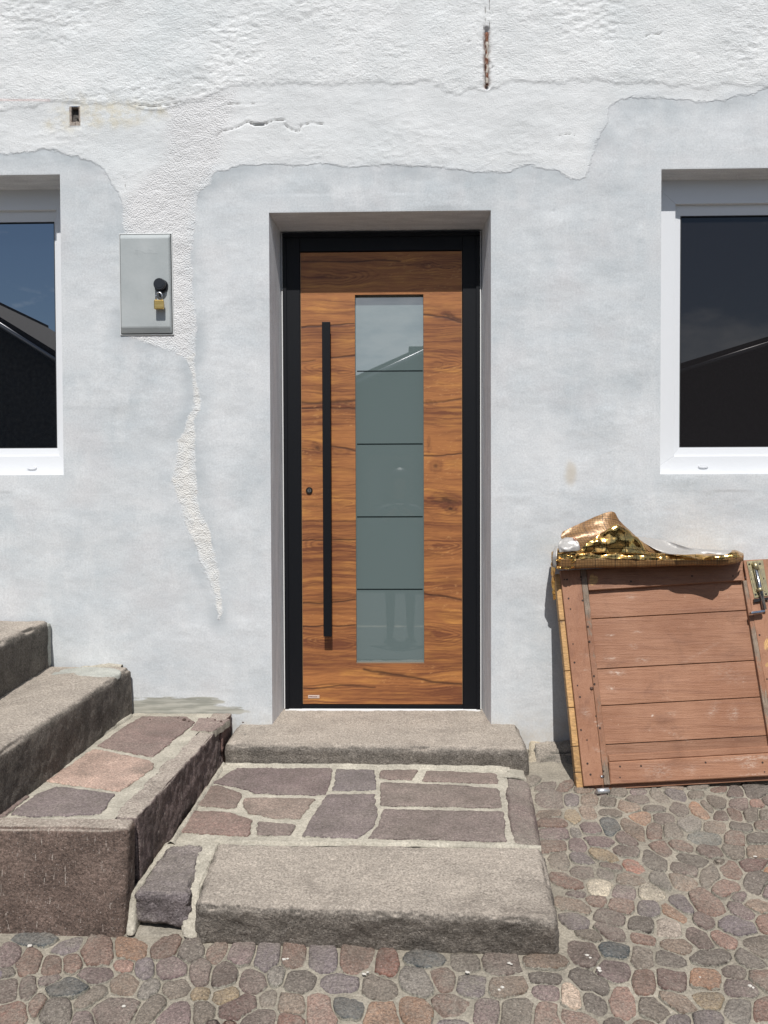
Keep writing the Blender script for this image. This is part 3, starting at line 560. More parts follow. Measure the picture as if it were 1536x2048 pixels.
lid = BM(); P = [ring4(.0062, -.0045), ring4(.0062, -.0085), None]
c_ = ring4(.011, -.0205)                                        # raised panel: chamfered head and foot
c_ = [(c_[0][0], c_[0][1], c_[0][2] + .021), (c_[1][0], c_[1][1], c_[1][2] + .021), (c_[2][0], c_[2][1], c_[2][2] - .014), (c_[3][0], c_[3][1], c_[3][2] - .014)]
v = [[lid.b.verts.new(Vector(p)) for p in rg] for rg in (P[0], P[1], c_)]
lid.b.faces.new(v[0][::-1])
for r0, r1 in ((v[0], v[1]), (v[1], v[2])):
    for k in range(4): lid.b.faces.new([r0[k], r0[(k + 1) % 4], r1[(k + 1) % 4], r1[k]])
lid.b.faces.new(v[2]); bmesh.ops.bevel(lid.b, geom=[e for e in lid.b.edges], offset=.003, segments=3, affect='EDGES', clamp_overlap=True)
lid.done('box_lid', M_BOX, mb)
tc = onY(291, 504, -.0205); text('lettering', 'ENEL', .026, (tc[0], -.0203, tc[2]), M_BOX, mb, .0006, width=.105)
k0 = onY(320, 569, -.035); M_KNOB = plain('black_knob_plastic', (.012, .014, .018), .35)
b = BM(); b.tube([(k0[0] + .002, -.0195, k0[2] - .004), (k0[0] + .002, -.027, k0[2] - .004)], [.031, .030], 36); b.tube([(k0[0], -.026, k0[2]), (k0[0], -.044, k0[2]), (k0[0], -.047, k0[2])], [.0275, .0265, .024], 36)
b.tube([(k0[0], -.0465, k0[2]), (k0[0], -.0485, k0[2])], .017, 30); b.box(k0[0] - .006, k0[0] + .009, -.034, -.026, k0[2] - .052, k0[2] - .02, .002)
b.done('box_knob', M_KNOB, mb)
pl = tag(empty('padlock', onY(318, 608, -.04)), 'small brass padlock hanging from the black knob of the grey meter box', 'padlock')
pa, pb = onY(308.5, 618.5, -.045), onY(327.5, 600, -.045)
t = NT('brass'); c = t.mix(t.rng(t.noise(1, 4, src=t.map((8, 8, 400))), .35, .65, 0, 1), (.52, .34, .10), (.74, .53, .21)); M_BRASS = t.fin(c, .34, None, 1.0)
BM().box(pa[0], pb[0], -.052, -.036, pa[2], pb[2], .004, 4).done('body', M_BRASS, pl)
cx_ = (pa[0] + pb[0]) / 2; w_ = (pb[0] - pa[0]) * .32; zt = pb[2]
pts = [(cx_ - w_, -.044, zt - .002), (cx_ - w_, -.044, zt + .018)] + [(cx_ - w_ * math.cos(a), -.044, zt + .018 + w_ * math.sin(a) * 1.1) for a in [math.pi * k / 10 for k in range(1, 10)]] + [(cx_ + w_, -.044, zt + .018), (cx_ + w_, -.044, zt - .002)]
BM().tube(pts, .0034, 12).done('shackle', M_STEEL, pl)
# ------------------------------------------------------------------ stone blocks
def rock(name, top, bot, mat, parent, r=.02, res=.008, amp=.004, freq=14, seed=0, col=None, chip=.006, ridge=0.0, faces=(1, 1, 1, 1, 1, 1)):
    """rounded block with a worn, uneven skin; top and bottom corners in the order front-left, front-right, back-right, back-left"""
    T, B_ = np.array(top, float), np.array(bot, float)
    Lx = (np.linalg.norm(T[1] - T[0]) + np.linalg.norm(T[2] - T[3])) / 2; Ly = (np.linalg.norm(T[3] - T[0]) + np.linalg.norm(T[2] - T[1])) / 2; Lz = np.mean(T[:, 2] - B_[:, 2]); L = np.array([Lx, Ly, Lz])
    def ax(l): 
        n = max(2, int(l / res)); a = np.linspace(0, l, n + 1); e = np.array([r * .25, r * .55, r * .8]); e = e[e < l * .4]; return np.unique(np.concatenate([a, e, l - e]).round(6))
    A_ = [ax(l) for l in L]; VV_, FF = [], []; off = 0
    for a in range(3):
        u, v = [i for i in range(3) if i != a]
        for side in (0, 1):
            U_, V_ = np.meshgrid(A_[u], A_[v]); P = np.zeros(U_.shape + (3,)); P[..., u] = U_; P[..., v] = V_; P[..., a] = L[a] * side
            ny, nx = U_.shape; idx = np.arange(ny * nx).reshape(ny, nx) + off; q = np.stack([idx[:-1, :-1], idx[:-1, 1:], idx[1:, 1:], idx[1:, :-1]], -1).reshape(-1, 4)
            if (side == 0) ^ (a == 1): q = q[:, ::-1]
            VV_.append(P.reshape(-1, 3)); FF.append(q); off += ny * nx
    P = np.concatenate(VV_); F = np.concatenate(FF)
    rv = min(r, L.min() * .45); inn = np.clip(P, rv, L - rv); d = P - inn; n = d / np.maximum(np.linalg.norm(d, axis=1, keepdims=True), 1e-9)
    Pl = inn + n * rv
    edge = 1 - np.max(np.abs(n), axis=1)                                   # 0 on the faces, more on the rounded edges
    sd = Pl + seed * 3.7
    disp = fbm(sd, freq * 3.4, 3, seed + 2, .6) * amp * .45 + fbm(sd, freq, 5, seed, .55) * amp + fbm(sd, freq * .25, 2, seed + 5) * amp * 1.2 - ss(.0, .5, fbm(sd, freq * .6, 3, seed + 9)) * ss(0, .25, edge) * chip * .7
    if ridge: disp += -np.abs(fbm(sd * np.array([1, 1, 1.6]), freq * 1.2, 4, seed + 21)) * ridge
    Pl = Pl + n * disp[:, None]; w = Pl / L
    a, b, c = w[:, 0:1], w[:, 1:2], w[:, 2:3]
    lo = (1 - b) * ((1 - a) * B_[0] + a * B_[1]) + b * ((1 - a) * B_[3] + a * B_[2]); hi = (1 - b) * ((1 - a) * T[0] + a * T[1]) + b * ((1 - a) * T[3] + a * T[2])
    W = lo * (1 - c) + hi * c
    key = np.round(P / L * 1e5).astype(np.int64); _, first, inv = np.unique(key, axis=0, return_index=True, return_inverse=True); inv = inv.reshape(-1)
    W = W[first]; F = inv[F]
    me = bpy.data.meshes.new(name); me.vertices.add(len(W)); me.vertices.foreach_set('co', W.ravel()); k = len(F)
    me.loops.add(k * 4); me.loops.foreach_set('vertex_index', F.ravel().astype(np.int32)); me.polygons.add(k); me.polygons.foreach_set('loop_start', (np.arange(k) * 4).astype(np.int32)); me.polygons.foreach_set('loop_total', np.full(k, 4, np.int32))
    me.update(calc_edges=True); me.validate()
    return link(name, me, mat, parent, smooth=True, color=col)

M_GRAN = m_stone('worn_granite', speck=.55, bump=.0042, dust=1.0)
M_PORPH = m_stone('porphyry', speck=.6, bump=.0048, dust=.34, haze=.62)
M_SPLIT = m_stone('split_porphyry', speck=.5, bump=.0034, dust=.9, streak=.85)
M_FLAG = m_stone('flagstone', speck=.35, bump=.0012, dust=.26)
M_MORT = m_mortar('mortar', (.42, .385, .315)); M_GRD2 = m_mortar('old_mortar', (.30, .27, .22))

def densify(poly, step, j, rs, closed=True):
    out = []; n = len(poly)
    for i in range(n):
        a, b = np.array(poly[i]), np.array(poly[(i + 1) % n]); L = np.linalg.norm(b - a); m = max(1, int(L / step))
        for k in range(m):
            p = a + (b - a) * k / m
            if k: p = p + rs.normal(0, j, 2)
            out.append(p)
    out = np.array(out)
    for _ in range(1): out = out * .6 + (np.roll(out, 1, 0) + np.roll(out, -1, 0)) * .2
    return out
def slab(name, poly, z, thick, mat, parent, col, seed=0, inset=.004, dome=0.0, bump=.0012, step=.02, jit=.0022, slope=None):
    """one flat stone: poly = outline in x,y; z level of its top (or a function of y)"""
    rs = np.random.RandomState(seed); o = densify(poly, step, jit, rs) if step else np.array(poly); c = o.mean(0); n = len(o)
    zf = z if callable(z) else (lambda x, y: z)
    V, F = [], []
    sz = np.sqrt(np.abs((o[:, 0] * np.roll(o[:, 1], 1) - o[:, 1] * np.roll(o[:, 0], 1)).sum() / 2) / math.pi); k = inset / sz
    rings = [(1.0, -thick), (1.0, -.0045 - dome * .9), (1 - k * .45, -.0015 - dome * .55), (1 - k * 1.3, 0 - dome * .2)] + ([(.62, dome * .35), (.3, dome * .6)] if dome else [(.66, .0006)])
    for s, dz in (rings[:4] + [(.80, .0004)] + rings[4:] if not dome else rings):
        for p in o:
            q = c + (p - c) * s; V.append((q[0], q[1], zf(q[0], q[1]) + dz + (rs.uniform(-1, 1) * bump if dz > -.02 else 0)))
    V.append((c[0], c[1], zf(c[0], c[1]) + dome * .7)); R = (len(V) - 1) // n
    for i in range(R - 1):
        for k2 in range(n): j = (k2 + 1) % n; F.append((i * n + k2, i * n + j, (i + 1) * n + j, (i + 1) * n + k2))
    for k2 in range(n): F.append(((R - 1) * n + k2, (R - 1) * n + (k2 + 1) % n, R * n))
    if np.sum(o[:, 0] * np.roll(o[:, 1], -1) - o[:, 1] * np.roll(o[:, 0], -1)) < 0: F = [f[::-1] for f in F]
    me = pyd(V, F); fattr(me, 'rim', [([1, .85, .52, .22, 0, 0][min(i // n, 5)] if dome else [1, .9, .5, .2, 0, 0][min(i // n, 5)]) for i in range(len(V))]); return link(name, me, mat, parent, smooth=True, color=col)
def mortar_sheet(name, poly, z, parent, thick=.1, res=.012, amp=.0016, mat=None):
    """smoothed mortar bed between the stones"""
    P = np.array(poly); x0, y0 = P.min(0); x1, y1 = P.max(0); X_, Y_ = np.meshgrid(np.arange(x0, x1 + res, res), np.arange(y0, y1 + res, res)); s = sdist(X_, Y_, [tuple(p) for p in P])
    zf = z if callable(z) else (lambda x, y: z + 0 * x)
    Z_ = zf(X_, Y_) + fbm(np.stack([X_, Y_, X_ * 0 + z0_seed(name)], -1), 22, 4, 3) * amp * 2
    kp = (s[:-1, :-1] > -res * .7) & (s[1:, 1:] > -res * .7) & (s[1:, :-1] > -res * .7) & (s[:-1, 1:] > -res * .7)
    return link(name, grid_me(np.stack([X_, Y_, Z_], -1), kp), mat or M_MORT, parent, smooth=True)
def z0_seed(s): return (sum(ord(c) for c in s) % 17) * .37

ZL, ZT = .122, .2165           # first step, landing, door sill
step_thing = tag(empty('doorstep_landing', (0, -.7, .0)), 'paved landing with a granite sill under the door and a granite block in front', 'doorstep')
C_GR = (.225, .198, .168); C_GR2 = (.21, .186, .158)
C_PU, C_VI, C_RE, C_TA, C_PI = (.135, .093, .082), (.112, .093, .098), (.165, .092, .072), (.20, .145, .11), (.30, .19, .15)
# sill stone under the door
tl, tr = onZ(447, 1488, ZT - .008), onZ(1059, 1496, ZT - .008)
y_f = (tl[1] + tr[1]) / 2
rock('sill_stone', [(tl[0], tl[1], ZT - .010), (tr[0], tr[1], ZT - .012), (tr[0], .275, ZT + .017), (tl[0], .275, ZT + .017)], [(tl[0] - .0, tl[1] + .004, .07), (tr[0] + .004, tr[1] + .01, .03), (tr[0], .275, .03), (tl[0], .275, .07)],
     M_GRAN, step_thing, r=.03, res=.0085, amp=.0045, freq=16, seed=2, col=C_GR2, chip=.010)
# front block
fl, fr, br, bl = onZ(386, 1812, ZL), onZ(1124, 1838, ZL), onZ(1084, 1691, ZL), onZ(432, 1683, ZL)
gfl, gfr = onG(388, 1880), onG(1124, 1908)
rock('step_block', [(*fl[:2], ZL + .002), (*fr[:2], ZL - .002), (*br[:2], ZL + .001), (*bl[:2], ZL + .003)], [(gfl[0], gfl[1], gfl[2] - .03), (gfr[0], gfr[1], gfr[2] - .03), (br[0] + .012, br[1], gz(br[1]) - .03), (bl[0], bl[1], gz(bl[1]) - .03)],
     M_GRAN, step_thing, r=.028, res=.0065, amp=.0038, freq=18, seed=4, col=C_GR, chip=.006, ridge=.009)
# kerb stones either side
k1 = [onZ(266, 1782, ZL - .001), onZ(376, 1790, ZL - .001), onZ(408, 1690, ZL + .004), onZ(342, 1688, ZL + .004)]
rock('kerb_stone', [tuple(p) for p in k1], [(p[0], p[1] + (.004 if i < 2 else 0), .022) for i, p in enumerate(k1)], M_PORPH, step_thing, r=.016, res=.006, amp=.010, freq=20, seed=6, col=(.19, .162, .160), chip=.012, ridge=.006)
kb = [onG(247, 1872), onG(380, 1880), onZ(384, 1840, .05), onZ(262, 1832, .05)]
rock('kerb_base', [(kb[0][0], kb[0][1] + .012, .012), (kb[1][0], kb[1][1] + .012, .010), (k1[2][0], k1[2][1], .016), (k1[3][0], k1[3][1], .016)], [(kb[0][0], kb[0][1] - .004, -.03), (kb[1][0], kb[1][1] - .004, -.03), (k1[2][0], k1[2][1], -.03), (k1[3][0], k1[3][1], -.03)], M_GRD2, step_thing, r=.008, res=.008, amp=.006, freq=22, seed=8)
k2 = [onZ(1024, 1684, ZL + .006), onZ(1086, 1690, ZL + .004), onZ(1060, 1552, ZL + .006), onZ(1008, 1550, ZL + .008)]
rock('kerb_stone', [tuple(k2[0]), (k2[1][0] - .004, k2[1][1], ZL - .012), (k2[2][0] - .004, k2[2][1], ZL - .012), tuple(k2[3])], [(k2[0][0], k2[0][1], .0), (k2[1][0] + .012, k2[1][1], .0), (k2[2][0] + .012, k2[2][1], .03), (k2[3][0], k2[3][1], .03)], M_PORPH, step_thing, r=.018, res=.006, amp=.006, freq=17, seed=9, col=(.185, .135, .125), chip=.012)
# mortar bed
pl_bed = [onZ(a, b, ZL)[:2] for a, b in ((335, 1692), (352, 1676), (450, 1528), (560, 1526), (1020, 1532), (1012, 1551), (1018, 1560), (1030, 1692), (440, 1690), (350, 1690))]
mortar_sheet('mortar_bed', pl_bed, lambda x, y: ZL - .0035 + 0 * x + np.exp(-((y - y_f + .01) / .018) ** 2) * .010, step_thing)
rock('mortar_joint', [onZ(1004, 1556, ZL - .001), onZ(1052, 1556, ZL - .008), (tr[0] - .02, tr[1] + .03, ZL - .008), (tr[0] - .07, tr[1] + .03, ZL - .001)], [onZ(1004, 1556, .02), (*onZ(1058, 1556, ZL)[:2], .02), (tr[0] - .012, tr[1] + .03, .02), (tr[0] - .07, tr[1] + .03, .02)], M_MORT, step_thing, r=.006, res=.006, amp=.004, freq=20, seed=15)
# mortar fillets that seal block, kerb and ground
def strip(name, px, z, w, hgt, parent, seed=0, onground=False):
    pts = [np.array(onA(a, b)) if z == 'A' else np.array(onZ(a, b, z)) if not onground else np.array(onG(a, b)) for a, b in px]; rs = np.random.RandomState(seed); V = []; F = []
    dense = []
    for a, b in zip(pts[:-1], pts[1:]):
        m = max(2, int(np.linalg.norm(b - a) / .012)); dense += [a + (b - a) * k / m for k in range(m)]
    dense.append(pts[-1]); dense = np.array(dense); n = len(dense)
    for i, p in enumerate(dense):
        t_ = dense[min(i + 1, n - 1)] - dense[max(i - 1, 0)]; t_ = t_ / np.linalg.norm(t_); nn = np.array([t_[1], -t_[0], 0]); ww = w * (1 + .35 * vnoise(np.array([i * .3, seed, 0.])))
        for s_, hh in ((-1, -.006), (-.6, .5), (-.15, 1), (.25, .75), (.65, .3), (1, -.006)): V.append(p + nn * ww * s_ + np.array([0, 0, (hgt * hh if hh > 0 else hh) * (1 + .25 * vnoise(np.array([i * .4, s_ * 3, seed + 1.])))]))
    for i in range(n - 1):
        for k in range(5): F.append((i * 6 + k, i * 6 + k + 1, (i + 1) * 6 + k + 1, (i + 1) * 6 + k))
    me = pyd(V, F); b = bmesh.new(); b.from_mesh(me); bmesh.ops.recalc_face_normals(b, faces=b.faces[:]); 
    if sum(f.normal.z for f in b.faces) < 0: bmesh.ops.reverse_faces(b, faces=b.faces[:])
    b.to_mesh(me); b.free(); return link(name, me, M_MORT, parent, smooth=True)
strip('mortar_fillet', [(452, 1531), (560, 1533), (700, 1533), (900, 1536), (1004, 1538)], ZL, .012, .012, step_thing, 1)
rock('mortar_joint', [onZ(256, 1786, ZL - .020), onZ(276, 1780, ZL - .020), onZ(350, 1684, ZL - .004), onZ(334, 1684, ZL - .004)], [onG(250, 1876), onG(268, 1876), onZ(362, 1700, .0), onZ(330, 1700, .0)], M_MORT, step_thing, r=.008, res=.007, amp=.005, freq=20, seed=14)
rock('mortar_joint', [onZ(360, 1782, ZL - .016), onZ(396, 1784, ZL - .016), onZ(440, 1684, ZL - .002), onZ(402, 1684, ZL - .002)], [onG(364, 1878), onG(398, 1882), onZ(452, 1700, .0), onZ(395, 1700, .0)], M_MORT, step_thing, r=.010, res=.007, amp=.006, freq=20, seed=13)
strip('mortar_fillet', [(342, 1690), (400, 1602), (448, 1530)], ZL - .003, .014, .012, step_thing, 2)
strip('mortar_fillet', [(430, 1684), (600, 1687), (800, 1689), (1000, 1693), (1082, 1696)], ZL - .003, .010, .008, step_thing, 4)
gcol = onZ(379, 1802, ZL)
0 and rock('mortar_joint', [onZ(372, 1806, ZL - .01), onZ(394, 1808, ZL - .01), onZ(402, 1770, ZL - .006), onZ(378, 1770, ZL - .006)], [tuple(onG(366, 1884)), tuple(onG(398, 1886)), (gcol[0] + .02, gcol[1] + .08, -.02), (gcol[0] - .02, gcol[1] + .08, -.02)], M_MORT, step_thing, r=.01, res=.007, amp=.005, freq=20, seed=12)

FS = [([(480, 1533), (556, 1531), (664, 1536), (663, 1556), (656, 1580), (651, 1590), (590, 1590), (505, 1586), (494, 1579), (422, 1565)], (.112, .078, .080), 1),
      ([(671, 1538), (750, 1539), (753, 1580), (663, 1582), (670, 1562)], C_VI, 2),
      ([(760, 1540), (838, 1539), (824, 1560), (758, 1557)], (.15, .105, .092), 3), ([(852, 1541), (994, 1547), (996, 1568), (843, 1562)], (.155, .11, .095), 4),
      ([(761, 1564), (905, 1570), (997, 1577), (1006, 1616), (760, 1611)], (.145, .11, .098), 5),
      ([(765, 1618), (1009, 1623), (1012, 1684), (900, 1680), (734, 1677), (757, 1650)], (.135, .102, .096), 6),
      ([(655, 1588), (752, 1587), (750, 1606), (757, 1628), (747, 1654), (714, 1677), (602, 1672), (610, 1660), (630, 1624)], (.122, .095, .096), 7),
      ([(410, 1572), (440, 1571), (482, 1585), (484, 1592), (471, 1617), (388, 1611)], (.145, .098, .082), 8),
      ([(489, 1595), (632, 1597), (600, 1638), (545, 1636), (495, 1626), (485, 1613)], (.20, .145, .118), 9),
      ([(381, 1621), (450, 1623), (506, 1639), (497, 1672), (440, 1670), (352, 1663)], (.165, .098, .082), 10),
      ([(516, 1642), (592, 1649), (582, 1671), (511, 1670)], (.135, .10, .09), 11)]
for px, col_, sd in FS:
    slab('flagstone', [onZ(a, b, ZL)[:2] for a, b in px], ZL + .0015, .03, M_FLAG, step_thing, col_, sd, inset=.004, jit=.0032, step=.011)

# ------------------------------------------------------------------ side staircase
stairs = tag(empty('stone_staircase', (-1.3, -.7, 0)), 'old stone staircase climbing to the left along the plastered wall', 'staircase')
YF = onG(247, 1873)[1]
a_fr, a_br = onA(258, 1655), onY(463, 1438, -.012); XL = -2.15
s_in = (a_br[0] - a_fr[0]) / (a_br[1] - a_fr[1])
def axr(y): return a_fr[0] + s_in * (y - a_fr[1])              # right edge of the first step
# body of the first step
a_fl = onA(-130, 1650); g1, g0 = onG(245, 1876), onG(-130, 1856)
w1 = .075
rock('riser_block', [(a_fl[0] - .3, a_fl[1] + .0, zA(-1.2)), (a_fr[0] - .002, a_fr[1], zA(-1.2) - .002), (axr(a_fr[1] + w1) - .004, a_fr[1] + w1, zA(-1.15)), (a_fl[0] - .3, a_fl[1] + w1, zA(-1.15))],
     [(a_fl[0] - .3, g0[1], -.04), (g1[0], g1[1], -.04), (g1[0] + .01, g1[1] + w1, -.04), (a_fl[0] - .3, g0[1] + w1, -.04)], M_SPLIT, stairs, r=.016, res=.0075, amp=.0045, freq=10, seed=21, col=(.150, .108, .088), chip=.008)
kw = .085
rock('kerb_stone', [(axr(a_fr[1] + w1 + .004) - kw, a_fr[1] + w1 + .004, zA(-1.15) - .001), (axr(a_fr[1] + w1 + .004) - .004, a_fr[1] + w1 + .004, zA(-1.15) - .003), (axr(-.20), -.20, zA(-.2) - .002), (axr(-.20) - kw * .9, -.20, zA(-.2) - .002)],
     [(axr(a_fr[1] + w1) - kw, a_fr[1] + w1 + .004, -.02), (g1[0] + .012, a_fr[1] + w1 + .004, -.02), (axr(-.20) + .012, -.20, .06), (axr(-.20) - kw, -.20, .06)], M_SPLIT, stairs, r=.010, res=.0075, amp=.007, freq=12, seed=23, col=(.165, .125, .115), chip=.010, ridge=.006)
rock('kerb_stone', [(axr(-.196) - kw * .9, -.196, zA(-.196)), (axr(-.196) + .002, -.196, zA(-.196)), (axr(0) + .004, -.012, zA(0) + .001), (axr(0) - kw, -.012, zA(0) + .001)],
     [(axr(-.196) - kw, -.196, .05), (axr(-.196) + .006, -.196, .05), (axr(0) - .01, -.012, .05), (axr(0) - kw, -.012, .05)], M_SPLIT, stairs, r=.006, res=.008, amp=.006, freq=16, seed=24, col=(.17, .105, .09), chip=.012)
bed = [(a_fl[0] - .3, a_fr[1] + w1 - .02), (axr(a_fr[1] + w1) - kw + .015, a_fr[1] + w1 - .02), (axr(0) - kw + .012, -.002), (a_fl[0] - .3, -.002)]
mortar_sheet('mortar_bed', bed, lambda x, y: zA(y) - .004 + 0 * x, stairs)
BM().box(a_fl[0] - .3, axr(-.9) - kw + .01, a_fr[1] + w1, -.002, -.02, ZA0 - .02).done('core', M_MORT, stairs)
for px, col_, sd, in [([(283, 1432), (375, 1433), (391, 1445), (306, 1514), (193, 1492), (250, 1452)], (.15, .095, .085), 31), ([(187, 1497), (300, 1520), (312, 1532), (240, 1583), (90, 1562)], (.38, .255, .20), 32),
                      ([(113, 1572), (232, 1587), (200, 1628), (60, 1634), (20, 1628), (72, 1588)], (.13, .10, .104), 33), ([(398, 1435), (462, 1438), (426, 1463), (380, 1460)], (.20, .14, .125), 34), ([(-60, 1640), (10, 1632), (60, 1590), (20, 1584), (-80, 1600)], (.15, .10, .09), 35)]:
    slab('flagstone', [onA(a, b)[:2] for a, b in px], (lambda x, y: zA(y) + .001), .03, M_FLAG, stairs, col_, sd, inset=.004, jit=.0035, step=.011)
# second and third step
ZB, ZC = .482, .692
b0, b1 = onY(265, 1338, 0), onZ(0, 1502, ZB); sb = (b0[0] - b1[0]) / (b0[1] - b1[1]); bx = lambda y: b0[0] + sb * (y - b0[1])
YB = -1.28
rock('step_block', [(-2.3, YB, ZB), (bx(YB) , YB, ZB - .002), (bx(-.004), -.004, ZB), (-2.3, -.004, ZB)], [(-2.3, YB, ZA0 - .03), (bx(YB) + .012, YB, ZA0 - .03), (bx(0) + .004, -.004, ZA0 - .03), (-2.3, -.004, ZA0 - .03)],
     M_GRAN, stairs, r=.026, res=.0085, amp=.0045, freq=13, seed=27, col=(.17, .148, .125), chip=.008)
c0, c1 = onY(103, 1245, 0), onZ(0, 1284, ZC); sc = (c0[0] - c1[0]) / (c0[1] - c1[1]); sc = max(-.1, min(.1, sc)); cx2 = lambda y: c0[0] + sc * (y - c0[1])
rock('step_block', [(-2.6, YB, ZC), (cx2(YB), YB, ZC), (cx2(-.004), -.004, ZC), (-2.6, -.004, ZC)], [(-2.6, YB, ZB - .03), (cx2(YB), YB, ZB - .03), (cx2(0), -.004, ZB - .03), (-2.6, -.004, ZB - .03)],
     M_GRAN, stairs, r=.03, res=.010, amp=.0055, freq=12, seed=29, col=(.16, .142, .12), chip=.012)
strip('mortar_fillet', [(262, 1432), (176, 1487), (86, 1550), (-14, 1620)], 'A', .012, .010, stairs, 31)
strip('mortar_fillet', [(104, 1318), (60, 1344), (0, 1378), (-40, 1400)], ZB, .022, .020, stairs, 32)
# smooth mortar cap where the second step meets the wall
M_CAP = m_mortar('smooth_mortar', (.37, .37, .33), .0012)
capp = [onZ(a, b, ZB)[:2] for a, b in ((95, 1350), (160, 1352), (215, 1354), (238, 1350), (243, 1341), (230, 1335), (170, 1333), (115, 1339))]
slab('mortar_cap', capp, lambda x, y: ZB + .0015, .02, M_CAP, stairs, None, 41, inset=.010, jit=.003, bump=.0006)
BM().box(c0[0] - .05, c0[0] + .003, -.05, -.003, ZB, ZC - .012, .012).done('mortar_cap', M_CAP, stairs)
strip('mortar_fillet', [(106, 1322), (140, 1330), (200, 1331), (244, 1334)], ZB, .014, .012, stairs, 33)
# crumbs of plaster on the first step
b = BM(); rs = random.Random(8)
for (a, c_, r_) in ((368, 1441, .011), (378, 1444, .006), (356, 1437, .005), (300, 1440, .004), (430, 1441, .005), (442, 1444, .006), (415, 1437, .004), (486, 1446, .005)):
    p = onA(a, c_); m_ = bmesh.ops.create_icosphere(b.b, subdivisions=1, radius=r_)['verts']
    for v in m_: v.co = Vector((p[0] + v.co.x * rs.uniform(.8, 1.3), p[1] + v.co.y, p[2] + .003 + v.co.z * .6 + rs.uniform(-.001, .001)))
tag(b.done('plaster_crumbs', plain('brown_crumb', (.07, .045, .035), .9), stairs), kind='stuff')
# rubble footing beside the sill
rock('footing_stone', [(*onZ(1072, 1516, .10)[:2], .135), (*onZ(1150, 1520, .10)[:2], .140), (onY(1158, 1490)[0] + .10, .03, .150), (onY(1066, 1480)[0], .03, .145)],
     [(*onG(1066, 1546)[:2], .0), (*onG(1150, 1546)[:2], .0), (onY(1150, 1490)[0] + .10, .03, .0), (onY(1066, 1480)[0], .03, .0)], M_GRAN, house, r=.018, res=.007, amp=.012, freq=13, seed=51, col=(.15, .142, .12), chip=.02, ridge=.012)
rock('footing_stone', [(onY(1160, 1500)[0] + .10, -.05, .12), (1.75, -.04, .12), (1.75, .03, .14), (onY(1160, 1490)[0] + .10, .03, .14)], [(onY(1160, 1500)[0] + .10, -.05, 0), (1.75, -.04, 0), (1.75, .03, 0), (onY(1160, 1490)[0] + .10, .03, 0)], M_GRAN, house, r=.018, res=.012, amp=.010, freq=9, seed=52, col=(.14, .132, .112), chip=.02)
rock('footing_mortar', [(*onZ(1058, 1520, .10)[:2], .120), (*onZ(1080, 1528, .08)[:2], .11), (onY(1085, 1480)[0], .02, .15), (onY(1060, 1480)[0], .02, .15)], [(*onG(1058, 1552)[:2], 0), (*onG(1090, 1552)[:2], 0), (onY(1085, 1480)[0], .02, 0), (onY(1060, 1480)[0], .02, 0)], m_mortar('sandy_mortar', (.42, .36, .27)), house, r=.012, res=.007, amp=.008, freq=16, seed=53)

# ------------------------------------------------------------------ pavement: mortar ground and 230 cobbles
gx_ = axis([-60, -3, 3, 60], .02, 1.5, -3, 3); gy_ = axis([-60, -3, -.0, .3], .02, 1.2, -3, .3)
GXm, GYm = np.meshgrid(gx_, gy_); fade = ss(-3, -6, GYm) * 1.0
Zg = np.where(GYm > -5, G0 + GS * GYm, G0 - .4) - .0045 + fbm(np.stack([GXm, GYm, GXm * 0], -1), 3, 3, 3) * .0015 + fbm(np.stack([GXm, GYm, GXm * 0], -1), 38, 3, 6) * .0022
M_GRD = m_mortar('pavement_mortar', (.300, .268, .215), .003)
pave = tag(link('pavement', grid_me(np.stack([GXm, GYm, Zg], -1)), M_GRD, None, smooth=True, centre=False), kind='structure'); WORLD[pave] = Vector((0, 0, 0))
CC = dict(p=(.140, .100, .090), m=(.175, .122, .125), r=(.185, .105, .080), g=(.165, .138, .112), b=(.060, .080, .092), o=(.34, .19, .115), y=(.33, .25, .15), W=(.62, .55, .42), w=(.40, .34, .285), k=(.098, .083, .074),
          s=(.33, .19, .15), n=(.22, .205, .185), v=(.150, .125, .140), t=(.225, .16, .118), B=(.045, .068, .082), R=(.215, .085, .06), D=(.115, .06, .055), O=(.40, .205, .115), S=(.42, .165, .11), G=(.115, .14, .135), X=(.55, .42, .32))
